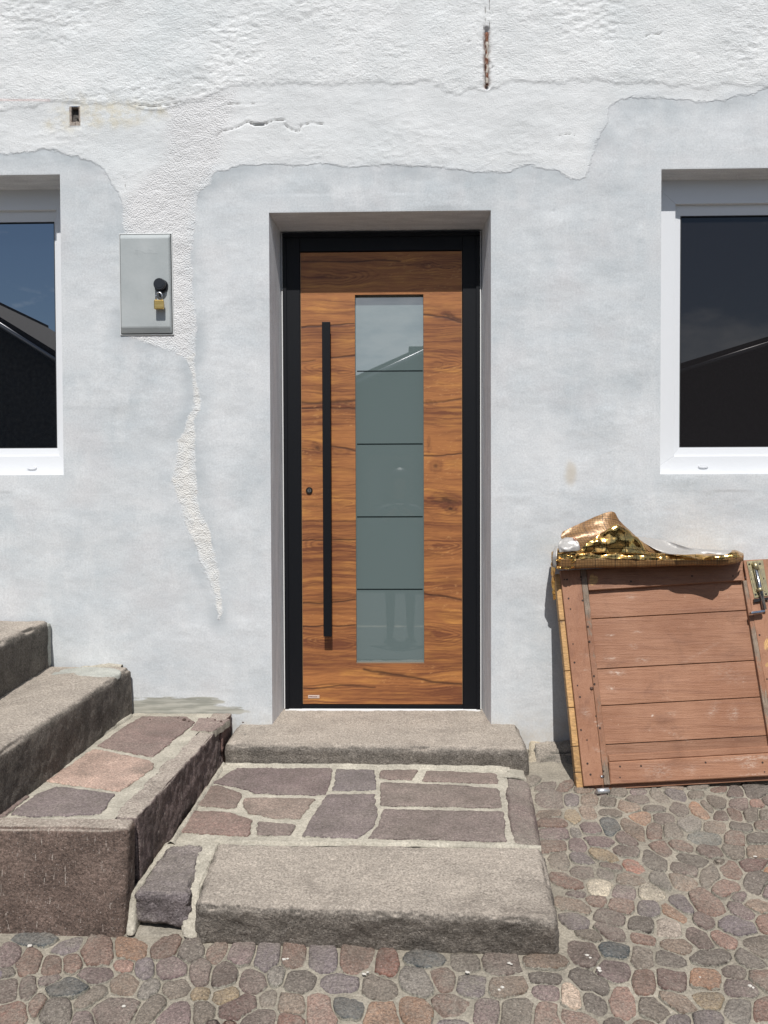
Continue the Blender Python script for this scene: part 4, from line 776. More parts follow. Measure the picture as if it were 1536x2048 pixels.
CB = """70,1878,33,10,5,b 138,1891,30,11,-20,v 197,1903,28,24,0,r 260,1897,29,19,0,o 332,1895,27,17,-30,r 380,1903,21,19,-30,k 15,1911,21,15,-30,m 58,1928,25,16,-35,r 104,1929,21,17,-30,r 144,1927,18,17,0,r
10,1945,20,9,-10,k 193,1949,36,15,-5,m 246,1931,18,12,0,s 290,1940,18,18,0,v 343,1939,30,18,-5,m 401,1946,22,22,0,p 17,1977,23,22,-20,p 53,1974,23,16,-50,p 98,1960,25,8,-15,m 134,1974,37,18,-5,B 250,1970,31,20,0,t 295,1975,27,14,-35,n
354,1974,27,20,-20,g 182,1995,38,13,-30,g 26,2024,28,19,-20,R 74,2007,23,13,-50,r 114,2022,28,21,-5,k 232,2017,46,25,-5,p 302,2018,37,16,-35,g 350,2028,34,23,-40,m 167,2040,20,18,0,m 403,1988,22,11,0,y 436,1904,22,15,-50,r
482,1908,25,22,-30,m 536,1913,31,22,-55,v 588,1910,27,22,0,r 643,1916,28,26,0,v 718,1920,33,26,-10,r 770,1928,22,26,0,R 448,1951,29,22,-30,p 505,1961,28,25,10,p 552,1950,19,18,0,n 601,1960,34,22,-10,k 677,1966,42,18,0,v 757,1975,34,24,25,g
450,1989,32,15,-10,y 406,2022,20,22,0,g 479,2014,37,19,-28,D 536,1996,19,17,0,g 583,2008,28,22,20,t 520,2036,35,18,-15,p 580,2040,26,14,10,R 640,2018,38,25,80,s 698,2009,33,23,10,b 765,2028,33,28,0,o 424,2047,14,8,0,p 459,2047,13,8,0,r
850,1918,39,13,5,b 933,1927,29,16,10,k 1002,1927,37,21,8,p 1089,1924,42,15,3,t 885,1957,26,22,40,r 838,1966,34,21,20,n 945,1968,30,25,0,v 1011,1972,38,21,-10,t 1093,1955,32,14,5,k 1096,1981,27,15,10,m 905,2010,41,20,12,r 828,2023,38,23,20,o
973,2020,27,24,0,m 1036,2024,33,30,0,g 1091,2034,25,26,0,s 903,2044,32,8,0,v 1153,1811,31,17,10,t 1153,1838,28,16,35,v 1180,1870,28,12,5,g 1220,1836,34,13,10,p 1282,1849,30,17,15,k 1222,1864,38,13,20,p 1285,1876,33,12,20,r
1170,1904,34,24,35,p 1227,1900,35,17,8,B 1229,1942,35,25,10,m 1285,1912,24,24,0,g 1182,1965,47,19,22,k 1142,1990,29,19,70,X 1189,2005,31,19,50,k 1246,1998,35,27,80,s 1288,1965,27,26,0,r 1160,2036,42,13,18,s 1313,2016,38,23,20,g 1225,2045,20,10,0,p
1290,2046,22,9,0,r 1364,1806,31,17,40,v 1350,1826,39,13,32,o 1411,1808,39,19,30,r 1338,1853,29,22,0,w 1483,1818,31,14,35,m 1507,1806,33,14,20,t 1407,1843,26,16,15,p 1478,1852,43,18,12,v 1397,1871,39,18,42,p 1445,1877,32,15,25,s
1351,1890,37,15,10,t 1516,1887,31,20,20,g 1339,1918,33,18,25,k 1423,1914,38,17,0,k 1501,1919,33,14,30,k 1344,1956,33,26,10,D 1469,1943,28,14,20,p 1410,1959,33,25,10,O 1525,1956,30,20,15,r 1416,1996,37,20,15,y 1354,2003,44,19,15,t
1482,1974,36,20,10,m 1523,2018,19,20,0,R 1358,2038,35,11,0,v 1412,2036,36,13,0,v 1475,2015,31,22,0,n 1530,1846,20,18,0,r 1320,1596,25,12,15,g 1352,1591,27,11,25,v 1392,1591,16,9,0,g 1438,1579,18,7,0,r 1472,1585,19,11,0,p 1508,1584,23,12,10,k
1533,1600,12,10,0,p 1434,1601,23,15,20,g 1309,1615,23,8,0,k 1359,1617,20,14,30,p 1400,1619,29,14,38,O 1413,1612,21,9,45,g 1477,1607,24,13,0,p 1514,1606,19,9,0,s 1442,1631,19,11,0,D 1471,1628,24,12,35,r 1501,1629,19,13,0,g 1530,1627,14,11,0,g
1330,1636,22,11,0,p 1380,1647,27,16,0,n 1431,1652,27,14,0,t 1481,1653,27,11,15,k 1311,1663,20,16,20,r 1345,1663,24,14,0,g 1410,1676,36,13,5,G 1469,1677,22,16,0,r 1514,1675,22,13,0,k 1525,1651,16,9,0,r 1327,1698,23,15,40,r 1362,1691,29,12,20,r
1421,1703,31,12,12,D 1466,1702,25,13,15,g 1516,1703,23,13,0,t 1383,1719,35,13,15,k 1308,1721,28,17,20,k 1370,1737,32,13,20,p 1505,1731,28,12,0,D 1460,1739,29,17,25,r 1420,1748,24,19,-30,g 1535,1740,9,9,0,O 1322,1761,29,13,35,n 1364,1764,29,15,10,t
1455,1775,26,20,0,s 1513,1764,27,20,10,k 1107,1599,26,18,0,p 1141,1597,20,14,0,v 1179,1600,21,12,0,t 1216,1603,20,11,0,g 1099,1625,27,9,0,t 1146,1630,19,14,20,y 1175,1625,20,14,30,t 1221,1623,28,11,10,g 1107,1644,29,10,0,r 1219,1651,22,18,40,B
1255,1613,25,12,20,t 1278,1597,29,9,0,p 1278,1636,25,12,15,o 1265,1652,30,14,35,t 1183,1656,26,14,10,m 1113,1667,28,11,0,m 1198,1683,30,14,8,m 1152,1663,14,9,0,n 1249,1677,22,11,30,p 1110,1693,27,11,0,r 1157,1691,22,14,0,m 1206,1711,35,15,16,y
1250,1703,32,11,12,p 1120,1722,20,17,0,g 1164,1717,31,12,15,v 1221,1732,27,8,10,D 1270,1734,28,14,30,S 1170,1740,29,13,0,p 1206,1745,27,10,20,k 1136,1763,35,13,30,R 1262,1754,31,13,0,t 1201,1775,25,17,0,W 1305,1785,27,14,15,W 1245,1783,26,13,0,m
1242,1812,27,14,20,r 1300,1818,25,14,0,v 1190,1800,26,11,0,r 1154,1786,20,9,10,m 1095,1572,20,9,0,p 1128,1575,20,10,-20,r 1065,1562,14,7,0,g 1480,1795,24,12,10,m 1440,1722,14,8,0,g 1536,1780,12,14,0,m 1165,1578,20,9,0,t 1235,1586,22,7,0,g 1205,1585,16,6,0,p 1277,1584,18,6,0,m 1345,1573,22,6,0,t 1395,1572,20,6,0,g"""
cob = []
for tok in CB.split():
    a = tok.split(','); cob.append([float(v) for v in a[:5]] + [a[5]])
CA = np.array([c[:5] for c in cob]); ang = np.radians(CA[:, 4])
AR = 1.0
BLK = [[(384, 1700), (1092, 1690), (1128, 1790), (1132, 1912), (380, 1884), (240, 1880), (-200, 1862), (-200, 1500), (400, 1500)]]
def metric(i, px, py):
    dx, dy = px - CA[i, 0], py - CA[i, 1]; u = dx * math.cos(ang[i]) + dy * math.sin(ang[i]); v = -dx * math.sin(ang[i]) + dy * math.cos(ang[i])
    return (np.abs(u / CA[i, 2]) ** 2.8 + np.abs(v / CA[i, 3]) ** 2.8) ** (1 / 2.8)
rsn = np.random.RandomState(12)
for i in range(len(cob)):
    nb = [j for j in range(len(cob)) if j != i and np.hypot(*(CA[i, :2] - CA[j, :2])) < CA[i, 2] + CA[j, 2] + 40]
    n = 22; out = []
    ph = rsn.uniform(0, 10); fac = rsn.uniform(1.36, 1.5)
    for k in range(n):
        th = 2 * math.pi * k / n; dx, dy = math.cos(th), math.sin(th); lo, hi = .25, 1.0
        r1 = 1.0 / metric(i, CA[i, 0] + dx, CA[i, 1] + dy) * fac * (1 + .09 * math.sin(2 * th + ph) + .06 * math.sin(5 * th + ph * 2) + .085 * rsn.uniform(-1, 1))
        best = r1
        for s_ in np.linspace(.30, 1, 26):
            x_, y_ = CA[i, 0] + dx * r1 * s_, CA[i, 1] + dy * r1 * s_; mi_ = metric(i, x_, y_)
            if any(metric(j, x_, y_) < mi_ + .10 for j in nb): best = r1 * (s_ - .02); break
        out.append((CA[i, 0] + dx * best, CA[i, 1] + dy * best))
    out = np.array(out); out = out * .84 + (np.roll(out, 1, 0) + np.roll(out, -1, 0)) * .08
    col_ = np.array(CC[cob[i][5]]) * rsn.uniform(.80, 1.22); col_ = (col_ * .94 + col_.mean() * .06) * np.array([1.04, 1, .96]); P = [onG(a, b)[:2] for a, b in out]
    up = rsn.uniform(-.0015, .0055); tx, ty = rsn.normal(0, .055, 2); cc_ = np.mean(P, 0)
    slab('cobblestone', P, (lambda cc_, up, tx, ty: (lambda x, y: gz(y) + up + (x - cc_[0]) * tx + (y - cc_[1]) * ty))(cc_, up, tx, ty), .03, M_PORPH, pave, tuple(col_), 100 + i, inset=.006, dome=.0012, bump=.0008, step=0)
# unseen dark ground, added so the door glass mirrors less sunlit paving
ys_ = axis([-60, -5, -2.15], .55, 3, -5, -2.15); AX, AY = np.meshgrid(np.linspace(-60, 60, 60), ys_)
tag(link('unseen_dark_ground', grid_me(np.stack([AX, AY, np.where(AY > -5, G0 + GS * AY, G0 - .4) + .014], -1)), plain('added_dark_ground', (.028, .028, .03), .9, 0, .004, 120, .3), None), kind='structure')
# paving beyond the frame: the same kind of stones, too many to count
V, F, CLR = [], [], []; keys = list(CC)
wts = 'pppmmrrrggkkvttnosyb'
def inview(x, y):
    d = R3.T @ (np.array([x, y, gz(y)]) - CAM); 
    if d[2] > -.3: return False
    px = CX + F_PX * d[0] / -d[2]; py = CY - F_PX * d[1] / -d[2]; return -25 < px < 1560 and py < 2072
yy = -3.4
yy = -2.12
while yy < -.05:
    xx = -2.4 + rsn.uniform(0, .06)
    while xx < 2.4:
        x, y = xx + rsn.uniform(-.012, .012), yy + rsn.uniform(-.01, .01)
        if not inview(x, y) and not (x < .6 and y > -1.42):
            rx, ry, an = rsn.uniform(.034, .05), rsn.uniform(.024, .032), rsn.uniform(-.5, .9); b0_ = len(V); m_ = 12; cl = np.array(CC[wts[rsn.randint(len(wts))]]) * rsn.uniform(.8, 1.2)
            for s_, dz in ((1, -.012), (.9, .002), (.55, .006)):
                for k in range(m_):
                    th = 2 * math.pi * k / m_; u, v = math.copysign(abs(math.cos(th)) ** .8, math.cos(th)) * rx * s_, math.copysign(abs(math.sin(th)) ** .8, math.sin(th)) * ry * s_
                    V.append((x + u * math.cos(an) - v * math.sin(an), y + u * math.sin(an) + v * math.cos(an), gz(y) + dz)); CLR.append(cl)
            V.append((x, y, gz(y) + .007)); CLR.append(cl)
            for q_ in range(2):
                for k in range(m_): j = (k + 1) % m_; F.append((b0_ + q_ * m_ + k, b0_ + q_ * m_ + j, b0_ + (q_ + 1) * m_ + j, b0_ + (q_ + 1) * m_ + k))
            for k in range(m_): F.append((b0_ + 2 * m_ + k, b0_ + 2 * m_ + (k + 1) % m_, b0_ + 3 * m_))
        xx += rsn.uniform(.082, .098)
    yy += .064
mc = pyd(V, F); cattr(mc, 'tone', CLR)
t = NT('cobble_field'); M_CF = t.fin(t.mix(t.rng(t.noise(90, 4), .3, .7, 0, .4), t.attr('tone', 'Color'), (.3, .25, .22)), .88, t.bump(t.noise(120, 5), .003))
tag(link('cobblestones', mc, M_CF, pave, smooth=True), kind='stuff')
# bits of plaster and grit on the paving
b = BM(); rs = random.Random(18)
for (a, c_, r_) in [(568, 1922, .007), (575, 1921, .005), (728, 1952, .008), (735, 1948, .005), (1019, 1930, .008), (1022, 1932, .006), (1005, 1978, .008), (998, 1983, .006), (935, 1948, .008), (1174, 1914, .008), (1181, 1919, .006), (1197, 1940, .009), (1200, 1945, .007), (1511, 1716, .008),
                    (248, 2016, .008), (60, 1895, .01), (1500, 1975, .009), (1506, 1979, .006), (1400, 1958, .004)] + [(rs.uniform(0, 1536), rs.uniform(1880, 2048), rs.uniform(.0007, .0014)) for _ in range(110)] + [(rs.uniform(1100, 1536), rs.uniform(1600, 1880), rs.uniform(.0008, .0018)) for _ in range(60)]:
    r_ *= .72; p = onG(a, c_); m_ = bmesh.ops.create_icosphere(b.b, subdivisions=1, radius=r_)['verts']
    for v in m_: v.co = Vector((p[0] + v.co.x * rs.uniform(.7, 1.5), p[1] + v.co.y * rs.uniform(.6, 1.2), p[2] + .005 + v.co.z * .45))
tag(b.done('plaster_bits', plain('white_plaster_bit', (.50, .47, .42), .9), pave), kind='stuff')
# ------------------------------------------------------------------ old brown door leaning on the wall
def proj(P):
    d = (np.asarray(P) - CAM) @ R3; return CX + F_PX * d[..., 0] / -d[..., 2], CY - F_PX * d[..., 1] / -d[..., 2]
OB = onG(1168, 1581); OB = OB + np.array([0, 0, .012]); OT = onY(1121, 1138, -.105)
v1 = OT - OB; v1 /= np.linalg.norm(v1); v2 = np.array([1, .045, .055]); ON = np.cross(v2, v1); ON /= np.linalg.norm(ON)
if ON[1] > 0: ON = -ON
leafd = tag(empty('old_door', tuple(OB)), 'old brown painted plank door with a rusty bolt leaning against the wall', 'door')
NAILS = [(1129, 1159), (1134, 1159), (1162, 1154), (1162, 1160), (1137, 1197), (1165, 1201), (1141, 1218), (1176, 1253), (1179, 1283), (1146, 1288), (1149, 1325), (1188, 1352), (1155, 1371), (1189, 1368), (1160, 1394), (1192, 1432), (1200, 1456), (1162, 1460), (1174, 1480),
         (1175, 1527), (1181, 1549), (1207, 1542), (1240, 1533), (1282, 1532), (1240, 1555), (1411, 1525), (1525, 1525), (1529, 1544), (1262, 1163), (1384, 1152), (1466, 1152), (1491, 1155), (1519, 1270), (1534, 1358), (1207, 1552)]
SCUFF = [(1233, 1345, 13, 4, 6, .8), (1222, 1377, 8, 3, 30, .7), (1220, 1270, 7, 2, 0, .6), (1275, 1264, 9, 1.5, 0, .5), (1267, 1293, 6, 3, 20, .6), (1222, 1317, 12, 3, 0, .45), (1285, 1320, 12, 5, 0, .35), (1172, 1310, 12, 1.5, 0, .6), (1170, 1339, 8, 1.2, 0, .4), (1173, 1425, 9, 8, 40, .3),
         (1195, 1445, 8, 1.5, 20, .6), (1193, 1451, 8, 1, 10, .5), (1196, 1500, 10, 1.8, 25, .6), (1318, 1541, 28, 16, 0, .28), (1380, 1540, 14, 10, 0, .2), (1350, 1470, 30, 1.5, 24, .4), (1425, 1422, 7, 14, 30, .3), (1467, 1428, 9, 12, 0, .4), (1345, 1427, 9, 4, 0, .35), (1500, 1516, 60, 4, -3, .55), (1499, 1530, 14, 6, 0, .6),
         (1500, 1549, 30, 2, 0, .5), (1262, 1194, 9, 4, 0, .3), (1305, 1431, 1.5, 1.5, 0, .8), (1300, 1460, 1.5, 1.5, 0, .8), (1488, 1364, 3, 1.5, 0, .8), (1402, 1305, 60, 3, -30, .12), (1455, 1345, 30, 20, 30, .12)]
def panel(name, quad, off, th, mat, parent=leafd, res=.008, raw=None, warp=.0012, seed=0, extra=None, bev=.0015, mi_fn=None):
    """flat board on the leaning plane; quad = its corners as seen (bottom-left, bottom-right, top-right, top-left)"""
    C = [onP(a, b_, OB, ON, off) for a, b_ in quad]; w = (np.linalg.norm(C[1] - C[0]) + np.linalg.norm(C[2] - C[3])) / 2; h_ = (np.linalg.norm(C[3] - C[0]) + np.linalg.norm(C[2] - C[1])) / 2
    def axn(l):
        n = max(2, int(l / res)); e = min(.49, bev / l); return np.unique(np.concatenate([np.linspace(0, 1, n + 1), [e, 1 - e]]))
    U, V = np.meshgrid(axn(w), axn(h_)); U_, V_ = U[..., None], V[..., None]
    P = (1 - V_) * ((1 - U_) * C[0] + U_ * C[1]) + V_ * ((1 - U_) * C[3] + U_ * C[2])
    ed = np.minimum(np.minimum(U, 1 - U) * w, np.minimum(V, 1 - V) * h_); dz = np.where(ed < bev * .5, -bev, 0) + fbm(np.stack([P[..., 0] * 2, P[..., 2] * 8, P[..., 1] * 0 + seed], -1), 3, 3, seed) * warp
    P = P + ON * dz[..., None]; ny, nx = U.shape
    bd = [(0, j) for j in range(nx)] + [(i, nx - 1) for i in range(1, ny)] + [(ny - 1, j) for j in range(nx - 2, -1, -1)] + [(i, 0) for i in range(ny - 2, 0, -1)]
    Vs = list(P.reshape(-1, 3)); base = len(Vs); F = [(i * nx + j, i * nx + j + 1, (i + 1) * nx + j + 1, (i + 1) * nx + j) for i in range(ny - 1) for j in range(nx - 1)]
    for i, j in bd: Vs.append(P[i, j] - ON * th)
    nb = len(bd)
    for k in range(nb):
        a, b2 = bd[k], bd[(k + 1) % nb]; F.append((a[0] * nx + a[1], base + k, base + (k + 1) % nb, b2[0] * nx + b2[1]))
    F.append(tuple(base + k for k in range(nb))[::-1])
    me = pyd(Vs, F); px, py = proj(P); sc = np.zeros_like(px)
    for (a, b2, rx, ry, an, s_) in SCUFF:
        c_, s2_ = math.cos(math.radians(an)), math.sin(math.radians(an)); u = ((px - a) * c_ + (py - b2) * s2_) / rx; v = (-(px - a) * s2_ + (py - b2) * c_) / ry; sc = np.maximum(sc, s_ * np.exp(-(u * u + v * v)))
    rw = np.zeros_like(px)
    if raw: rw = raw(px, py)
    z_ = np.zeros(nb); fattr(me, 'scuff', np.concatenate([sc.ravel(), z_])); fattr(me, 'raw', np.concatenate([rw.ravel(), z_ + (extra if extra is not None else .4)]))
    o = link(name, me, mat, parent); return o
def m_paint(name, vert=False, raw_c=(.46, .27, .11)):
    t = NT(name); sc_ = (90, 60, 7) if vert else (6, 40, 110)
    g = t.noise(1, 5, .65, src=t.map(sc_)); g2 = t.noise(1, 3, .6, src=t.map(tuple(x * .3 for x in sc_)))
    c = t.mix(t.rng(t.noise(4, 5, .6), .36, .66, 0, 1), (.230, .106, .058), (.295, .150, .088)); c = t.mix(t.rng(g, .52, .72, 0, .55), c, (.16, .070, .040)); c = t.mix(t.rng(g2, .56, .70, 0, .45), c, (.15, .07, .043))
    c = t.mix(t.rng(t.noise(1, 6, .8, src=t.map((9, 9, 30), rot=(0, .5, 0))), .62, .70, 0, .28), c, (.47, .30, .21))        # rubbed, chalky places
    c = t.mix(t.rng(t.noise(1, 3, .6, src=t.map((220, 90, 22), rot=(0, .9, 0))), .72, .76, 0, .6), c, (.60, .48, .36))       # scratches
    sf_ = t.math('MULTIPLY', t.attr('scuff'), t.rng(t.noise(1, 5, .75, src=t.map((60, 60, 190))), .44, .60, 0, .95)); c = t.mix(sf_, c, (.60, .52, .44))
    raw = t.mix(t.rng(t.noise(1, 5, .7, src=t.map((40, 40, 220) if not vert else (230, 90, 12))), .35, .66, 0, 1), tuple(x * .62 for x in raw_c), tuple(x * 1.2 for x in raw_c))
    raw = t.mix(t.rng(t.noise(26, 4, .7), .60, .72, 0, .8), raw, (.09, .06, .04))
    rm = t.rng(t.math('ADD', t.attr('raw'), t.math('MULTIPLY_ADD', t.noise(1, 4, .7, src=t.map((70, 70, 16))), .5, -.25)), .45, .55, 0, 1); c = t.mix(rm, c, raw)
    c = t.mix(t.rng(t.vor(75), .05, .09, .55, 0), c, (.14, .07, .045)); rd = t.rng(t.n('ShaderNodeObjectInfo').outputs['Random'], 0, 1, .84, 1.12); c = t.mix(1.0, c, t.n('ShaderNodeCombineColor', {0: rd, 1: rd, 2: rd}).outputs[0], 'MULTIPLY')
    c = t.mix(t.rng(t.noise(6, 6, .7, dist=.8), .55, .70, 0, .42), c, (.13, .062, .038))
    return t.fin(c, .62, t.bump(t.math('ADD', g, t.math('MULTIPLY', t.noise(180, 4), .4)), .0030), spec=.35)
M_PH, M_PV = m_paint('brown_paint_planks'), m_paint('brown_paint_stiles', True)
lin = lambda p, q_, y: p[0] + (q_[0] - p[0]) * (y - p[1]) / (q_[1] - p[1])
xL = lambda y: lin((1110, 1142), (1154, 1578), y); sl = -.0555
def qy(x, y0, x0=1190): return y0 + (x - x0) * sl
joints = [1143, 1237.5, 1338.5, 1412.5, 1490.5, 1543, 1581]
for k in range(6):
    ya, yb = joints[k] + .7, joints[k + 1] - .7; a_, b_ = xL(ya), xL(yb)
    panel('plank', [(b_, qy(b_, yb)), (1700, qy(1700, yb)), (1700, qy(1700, ya)), (a_, qy(a_, ya))], -.020, .030, M_PH, raw=lambda px, py: 1 - ss(1, 6, px - xL(py) - 17), seed=k, warp=.0015, extra=1.0)
sL0, sL1 = (1120.5, 1141), (1168, 1572)
xs0 = lambda y: lin(sL0, sL1, y); xs1 = lambda y: lin((1160, 1141), (1208.5, 1570), y); xs2 = lambda y: lin((1172, 1141), (1220.5, 1570), y)
panel('stile', [(1168, 1572.5), (1208, 1570), (1160, 1139), (1120.5, 1141)], .0, .022, M_PV, raw=lambda px, py: ss(1150, 1120, py) * ss(1130, 1122, px) * .4, seed=11, extra=.4)
panel('moulding', [(1208.6, 1570), (1220.5, 1569.3), (1172, 1138.5), (1160.6, 1139)], -.0015, .0225, m_paint('weathered_moulding', True, (.22, .165, .12)), raw=lambda px, py: .42 + .2 * ss(1300, 1150, py) + .25 * ss(1500, 1560, py), seed=12, warp=.002, extra=.5)
panel('rail', [(1177.5, 1180.5), (1486, 1160.5), (1486, 1121), (1172.8, 1138.4)], .0, .022, M_PH, raw=lambda px, py: np.exp(-(((px - 1186) / 14) ** 2 + ((py - 1160) / 17) ** 2)) * .75, seed=13)
panel('rail', [(1221, 1569.5), (1700, 1543.5), (1700, 1497), (1218, 1524)], .001, .022, M_PH, seed=14, bev=.004)
panel('moulding', [(1218, 1523.6), (1700, 1496.6), (1700, 1483), (1216.5, 1510)], -.013, .010, M_PH, seed=19, bev=.003)
panel('moulding', [(1541, 1500), (1553.5, 1498), (1500, 1160), (1486.5, 1161)], -.002, .020, m_paint('weathered_moulding_two', True, (.24, .18, .13)), raw=lambda px, py: .5 + .1 * np.sin(py * .05), seed=16, extra=.5)
panel('stile', [(1554, 1498), (1625, 1494), (1570, 1116), (1486.6, 1120.5)], .0, .022, M_PV, seed=15, raw=lambda px, py: (np.exp(-(((px - 1533) / 9) ** 2 + ((py - 1290) / 22) ** 2)) + np.exp(-(((px - 1534) / 6) ** 2 + ((py - 1330) / 8) ** 2))) * .7)
b = BM(); M_NAIL = plain('rusty_nail_hole', (.035, .018, .012), .8)
for i, (a, c_) in enumerate(NAILS):
    p = onP(a, c_, OB, ON, .0005 if not (1221 < a < 1480 and 1183 < c_ < 1520) else -.019); r_ = .0042 if i % 3 else .0032
    b.tube([p - ON * .002, p + ON * .0007], r_, 8)
tag(b.done('nail_heads', M_NAIL, leafd), kind='stuff')
p = onP(1183, 1377, OB, ON, .0); BM().tube([p, p + ON * .003, p + ON * .005], [.0075, .007, .003], 12).done('bolt_head', plain('rusty_bolt', (.09, .05, .035), .6, .5), leafd)
p = onP(1203.5, 1553.5, OB, ON, .0); BM().tube([p, p + ON * .002, p + ON * .004], [.006, .0055, .002], 12).done('screw_head', M_STEEL, leafd)
# barrel bolt
t = NT('zinc_yellow'); M_ZY = t.fin(t.mix(t.rng(t.noise(40, 5, .7), .4, .62, 0, 1), (.42, .36, .20), (.30, .26, .17)), .4, t.bump(t.noise(200, 3), .0004), .75)
M_CHR = plain('bolt_steel', (.36, .38, .40), .25, 1.0, .0004, 160, .35)
bolt = empty('barrel_bolt', tuple(onP(1510, 1160, OB, ON)), leafd)
def P_(x, y, o): return onP(x, y, OB, ON, o)
def plate(name, quad, o0, o1, mat, par):
    return BM().hexa([P_(a, b_, o1) for a, b_ in quad], [P_(a, b_, o1) - ON * (o1 - o0) for a, b_ in quad], .0006).done(name, mat, par)
plate('bolt_plate', [(1509, 1196), (1538, 1191), (1526, 1120), (1493, 1122.5)], .0005, .004, M_ZY, bolt)
plate('bolt_plate_rib', [(1511, 1183), (1514, 1183), (1500.5, 1137), (1497.5, 1137)], .0042, .0062, M_ZY, bolt)
plate('bolt_plate_rib', [(1529, 1183), (1532, 1182), (1521.5, 1135), (1518.5, 1135)], .0042, .0062, M_ZY, bolt)
BM().tube([P_(1509, 1127, .014), P_(1529.5, 1219, .014)], .0086, 16).done('bolt_rod', M_CHR, bolt)
for (a, c_, e, f) in ((1509, 1125, 1513, 1140), (1518, 1176, 1521, 1183)):
    BM().tube([P_(a, c_, .0125), P_(e, f, .0125)], .0118, 16).done('bolt_collar', M_ZY, bolt)
plate('bolt_foot', [(1508, 1205), (1538, 1199), (1537, 1194), (1508, 1198)], .0005, .012, M_DSTEEL, bolt)
plate('bolt_tab', [(1503, 1227), (1529, 1224), (1531, 1219.5), (1504, 1223)], .010, .034, M_CHR, bolt)
for (a, c_) in ((1498.5, 1128.5), (1519.5, 1127.5), (1504.5, 1158), (1526, 1157), (1511, 1189), (1532, 1188)):
    p = P_(a, c_, .004); BM().tube([p, p + ON * .0012, p + ON * .002], [.0048, .0045, .002], 10).done('screw', M_DSTEEL, bolt)
# hinge barrel under the foot of the door, the pin it stands on
q0, q1 = onG(1192.5, 1587), onG(1216, 1585.5); BM().tube([q0 + np.array([0, -.01, .0125]), q1 + np.array([0, -.01, .0125])], .0105, 16).done('hinge_pin', plain('galvanised', (.55, .56, .57), .4, .7, .0004, 150), leafd)

# ------------------------------------------------------------------ gold vapour-barrier sheet on top of it
foil = tag(empty('foil_sheet', tuple(onY(1300, 1118, -.1))), 'crumpled gold foil sheet with printed grid lying on the old brown door', 'foil sheet')
def m_foil(name, printed):
    t = NT(name); gu, gv = t.attr('gu'), t.attr('gv')
    def line(v, per, w): f = t.math('FRACT', t.math('DIVIDE', v, per)); return t.math('LESS_THAN', t.math('ABSOLUTE', t.math('SUBTRACT', f, .5)), w)
    fine = t.math('MAXIMUM', line(gu, .0115, .11), line(gv, .0115, .11)); bold = t.math('MAXIMUM', line(gu, .085, .018), line(gv, .085, .018))
    cr = t.noise(38, 5, .62); gold = t.mix(t.rng(t.noise(20, 4), .4, .62, 0, 1), (.78, .50, .17), (.62, .33, .10)) if not printed else t.mix(t.rng(t.noise(12, 4), .4, .6, 0, 1), (.30, .175, .075), (.23, .115, .04))
    c = t.mix(t.math('MULTIPLY', fine, .18 if not printed else .62), gold, (.07, .042, .02)); c = t.mix(t.math('MULTIPLY', bold, .85), c, (.05, .03, .02))
    facet = t.vor(34 if printed else 62, out='Color'); fx = t.n('ShaderNodeSeparateColor', {0: facet}).outputs[0]
    hgt = t.math('ADD', cr, t.math('MULTIPLY', t.vor(48, feature='DISTANCE_TO_EDGE'), -.8))
    return t.fin(c, .36 if printed else .17, t.bump(hgt, .0012 if printed else .0011, 1.0), .26 if printed else 1.0)
M_FP, M_FS = m_foil('printed_gold_foil', True), m_foil('bare_gold_foil', False)
t = NT('silver_paper_back'); M_FB = t.fin((.36, .345, .325), .45, t.bump(t.noise(30, 4, .6), .004), .25)
def sheet(name, rows, mat, crump=.004, n=60, m=36, seed=0, freq=26, flat=True, edge=True, gs=(1, 1)):
    """a thin crumpled sheet; rows of (px, py, depth) control points, bottom row first"""
    R_ = np.array([[onY(a, b_, c_) for a, b_, c_ in r] for r in rows]); nr, nc = R_.shape[:2]
    def up(A, k):                                    # smooth resampling along axis 0
        L = A.shape[0]; x = np.linspace(0, L - 1, k); i = np.clip(np.floor(x).astype(int), 0, L - 2); f = (x - i)[:, None, None]
        p0, p1, p2, p3 = A[np.clip(i - 1, 0, L - 1)], A[i], A[i + 1], A[np.clip(i + 2, 0, L - 1)]
        return .5 * ((2 * p1) + (-p0 + p2) * f + (2 * p0 - 5 * p1 + 4 * p2 - p3) * f ** 2 + (-p0 + 3 * p1 - 3 * p2 + p3) * f ** 3) if L > 2 else p1 * (1 - f) + p2 * f
    G = up(R_, m); G = up(G.transpose(1, 0, 2), n).transpose(1, 0, 2)
    du, dv = np.gradient(G, axis=1), np.gradient(G, axis=0); nn = np.cross(du, dv); nn /= np.linalg.norm(nn, axis=2, keepdims=True) + 1e-9
    rid = np.abs(fbm(G + seed, freq, 3, seed, .5)); k = crump(np.linspace(0, 1, m))[:, None] if callable(crump) else crump
    G2 = G + nn * (((.35 - rid * 2.2)) * k)[..., None] + np.stack([fbm(G + seed * 2, freq * 1.7, 2, seed + k_) for k_ in range(3)], -1) * (k[..., None] if not np.isscalar(k) else k) * .5
    me = grid_me(G2); lu = np.concatenate([np.zeros((m, 1)), np.cumsum(np.linalg.norm(np.diff(G, axis=1), axis=2), 1)], 1); lv = np.concatenate([np.zeros((1, n)), np.cumsum(np.linalg.norm(np.diff(G, axis=0), axis=2), 0)], 0)
    fattr(me, 'gu', lu * gs[0] + .02); fattr(me, 'gv', lv * gs[1] + .02)
    o = link(name, me, mat, foil, smooth=not flat)
    md = o.modifiers.new('thickness', 'SOLIDIFY'); md.thickness = .0006; md.offset = 0
    return o
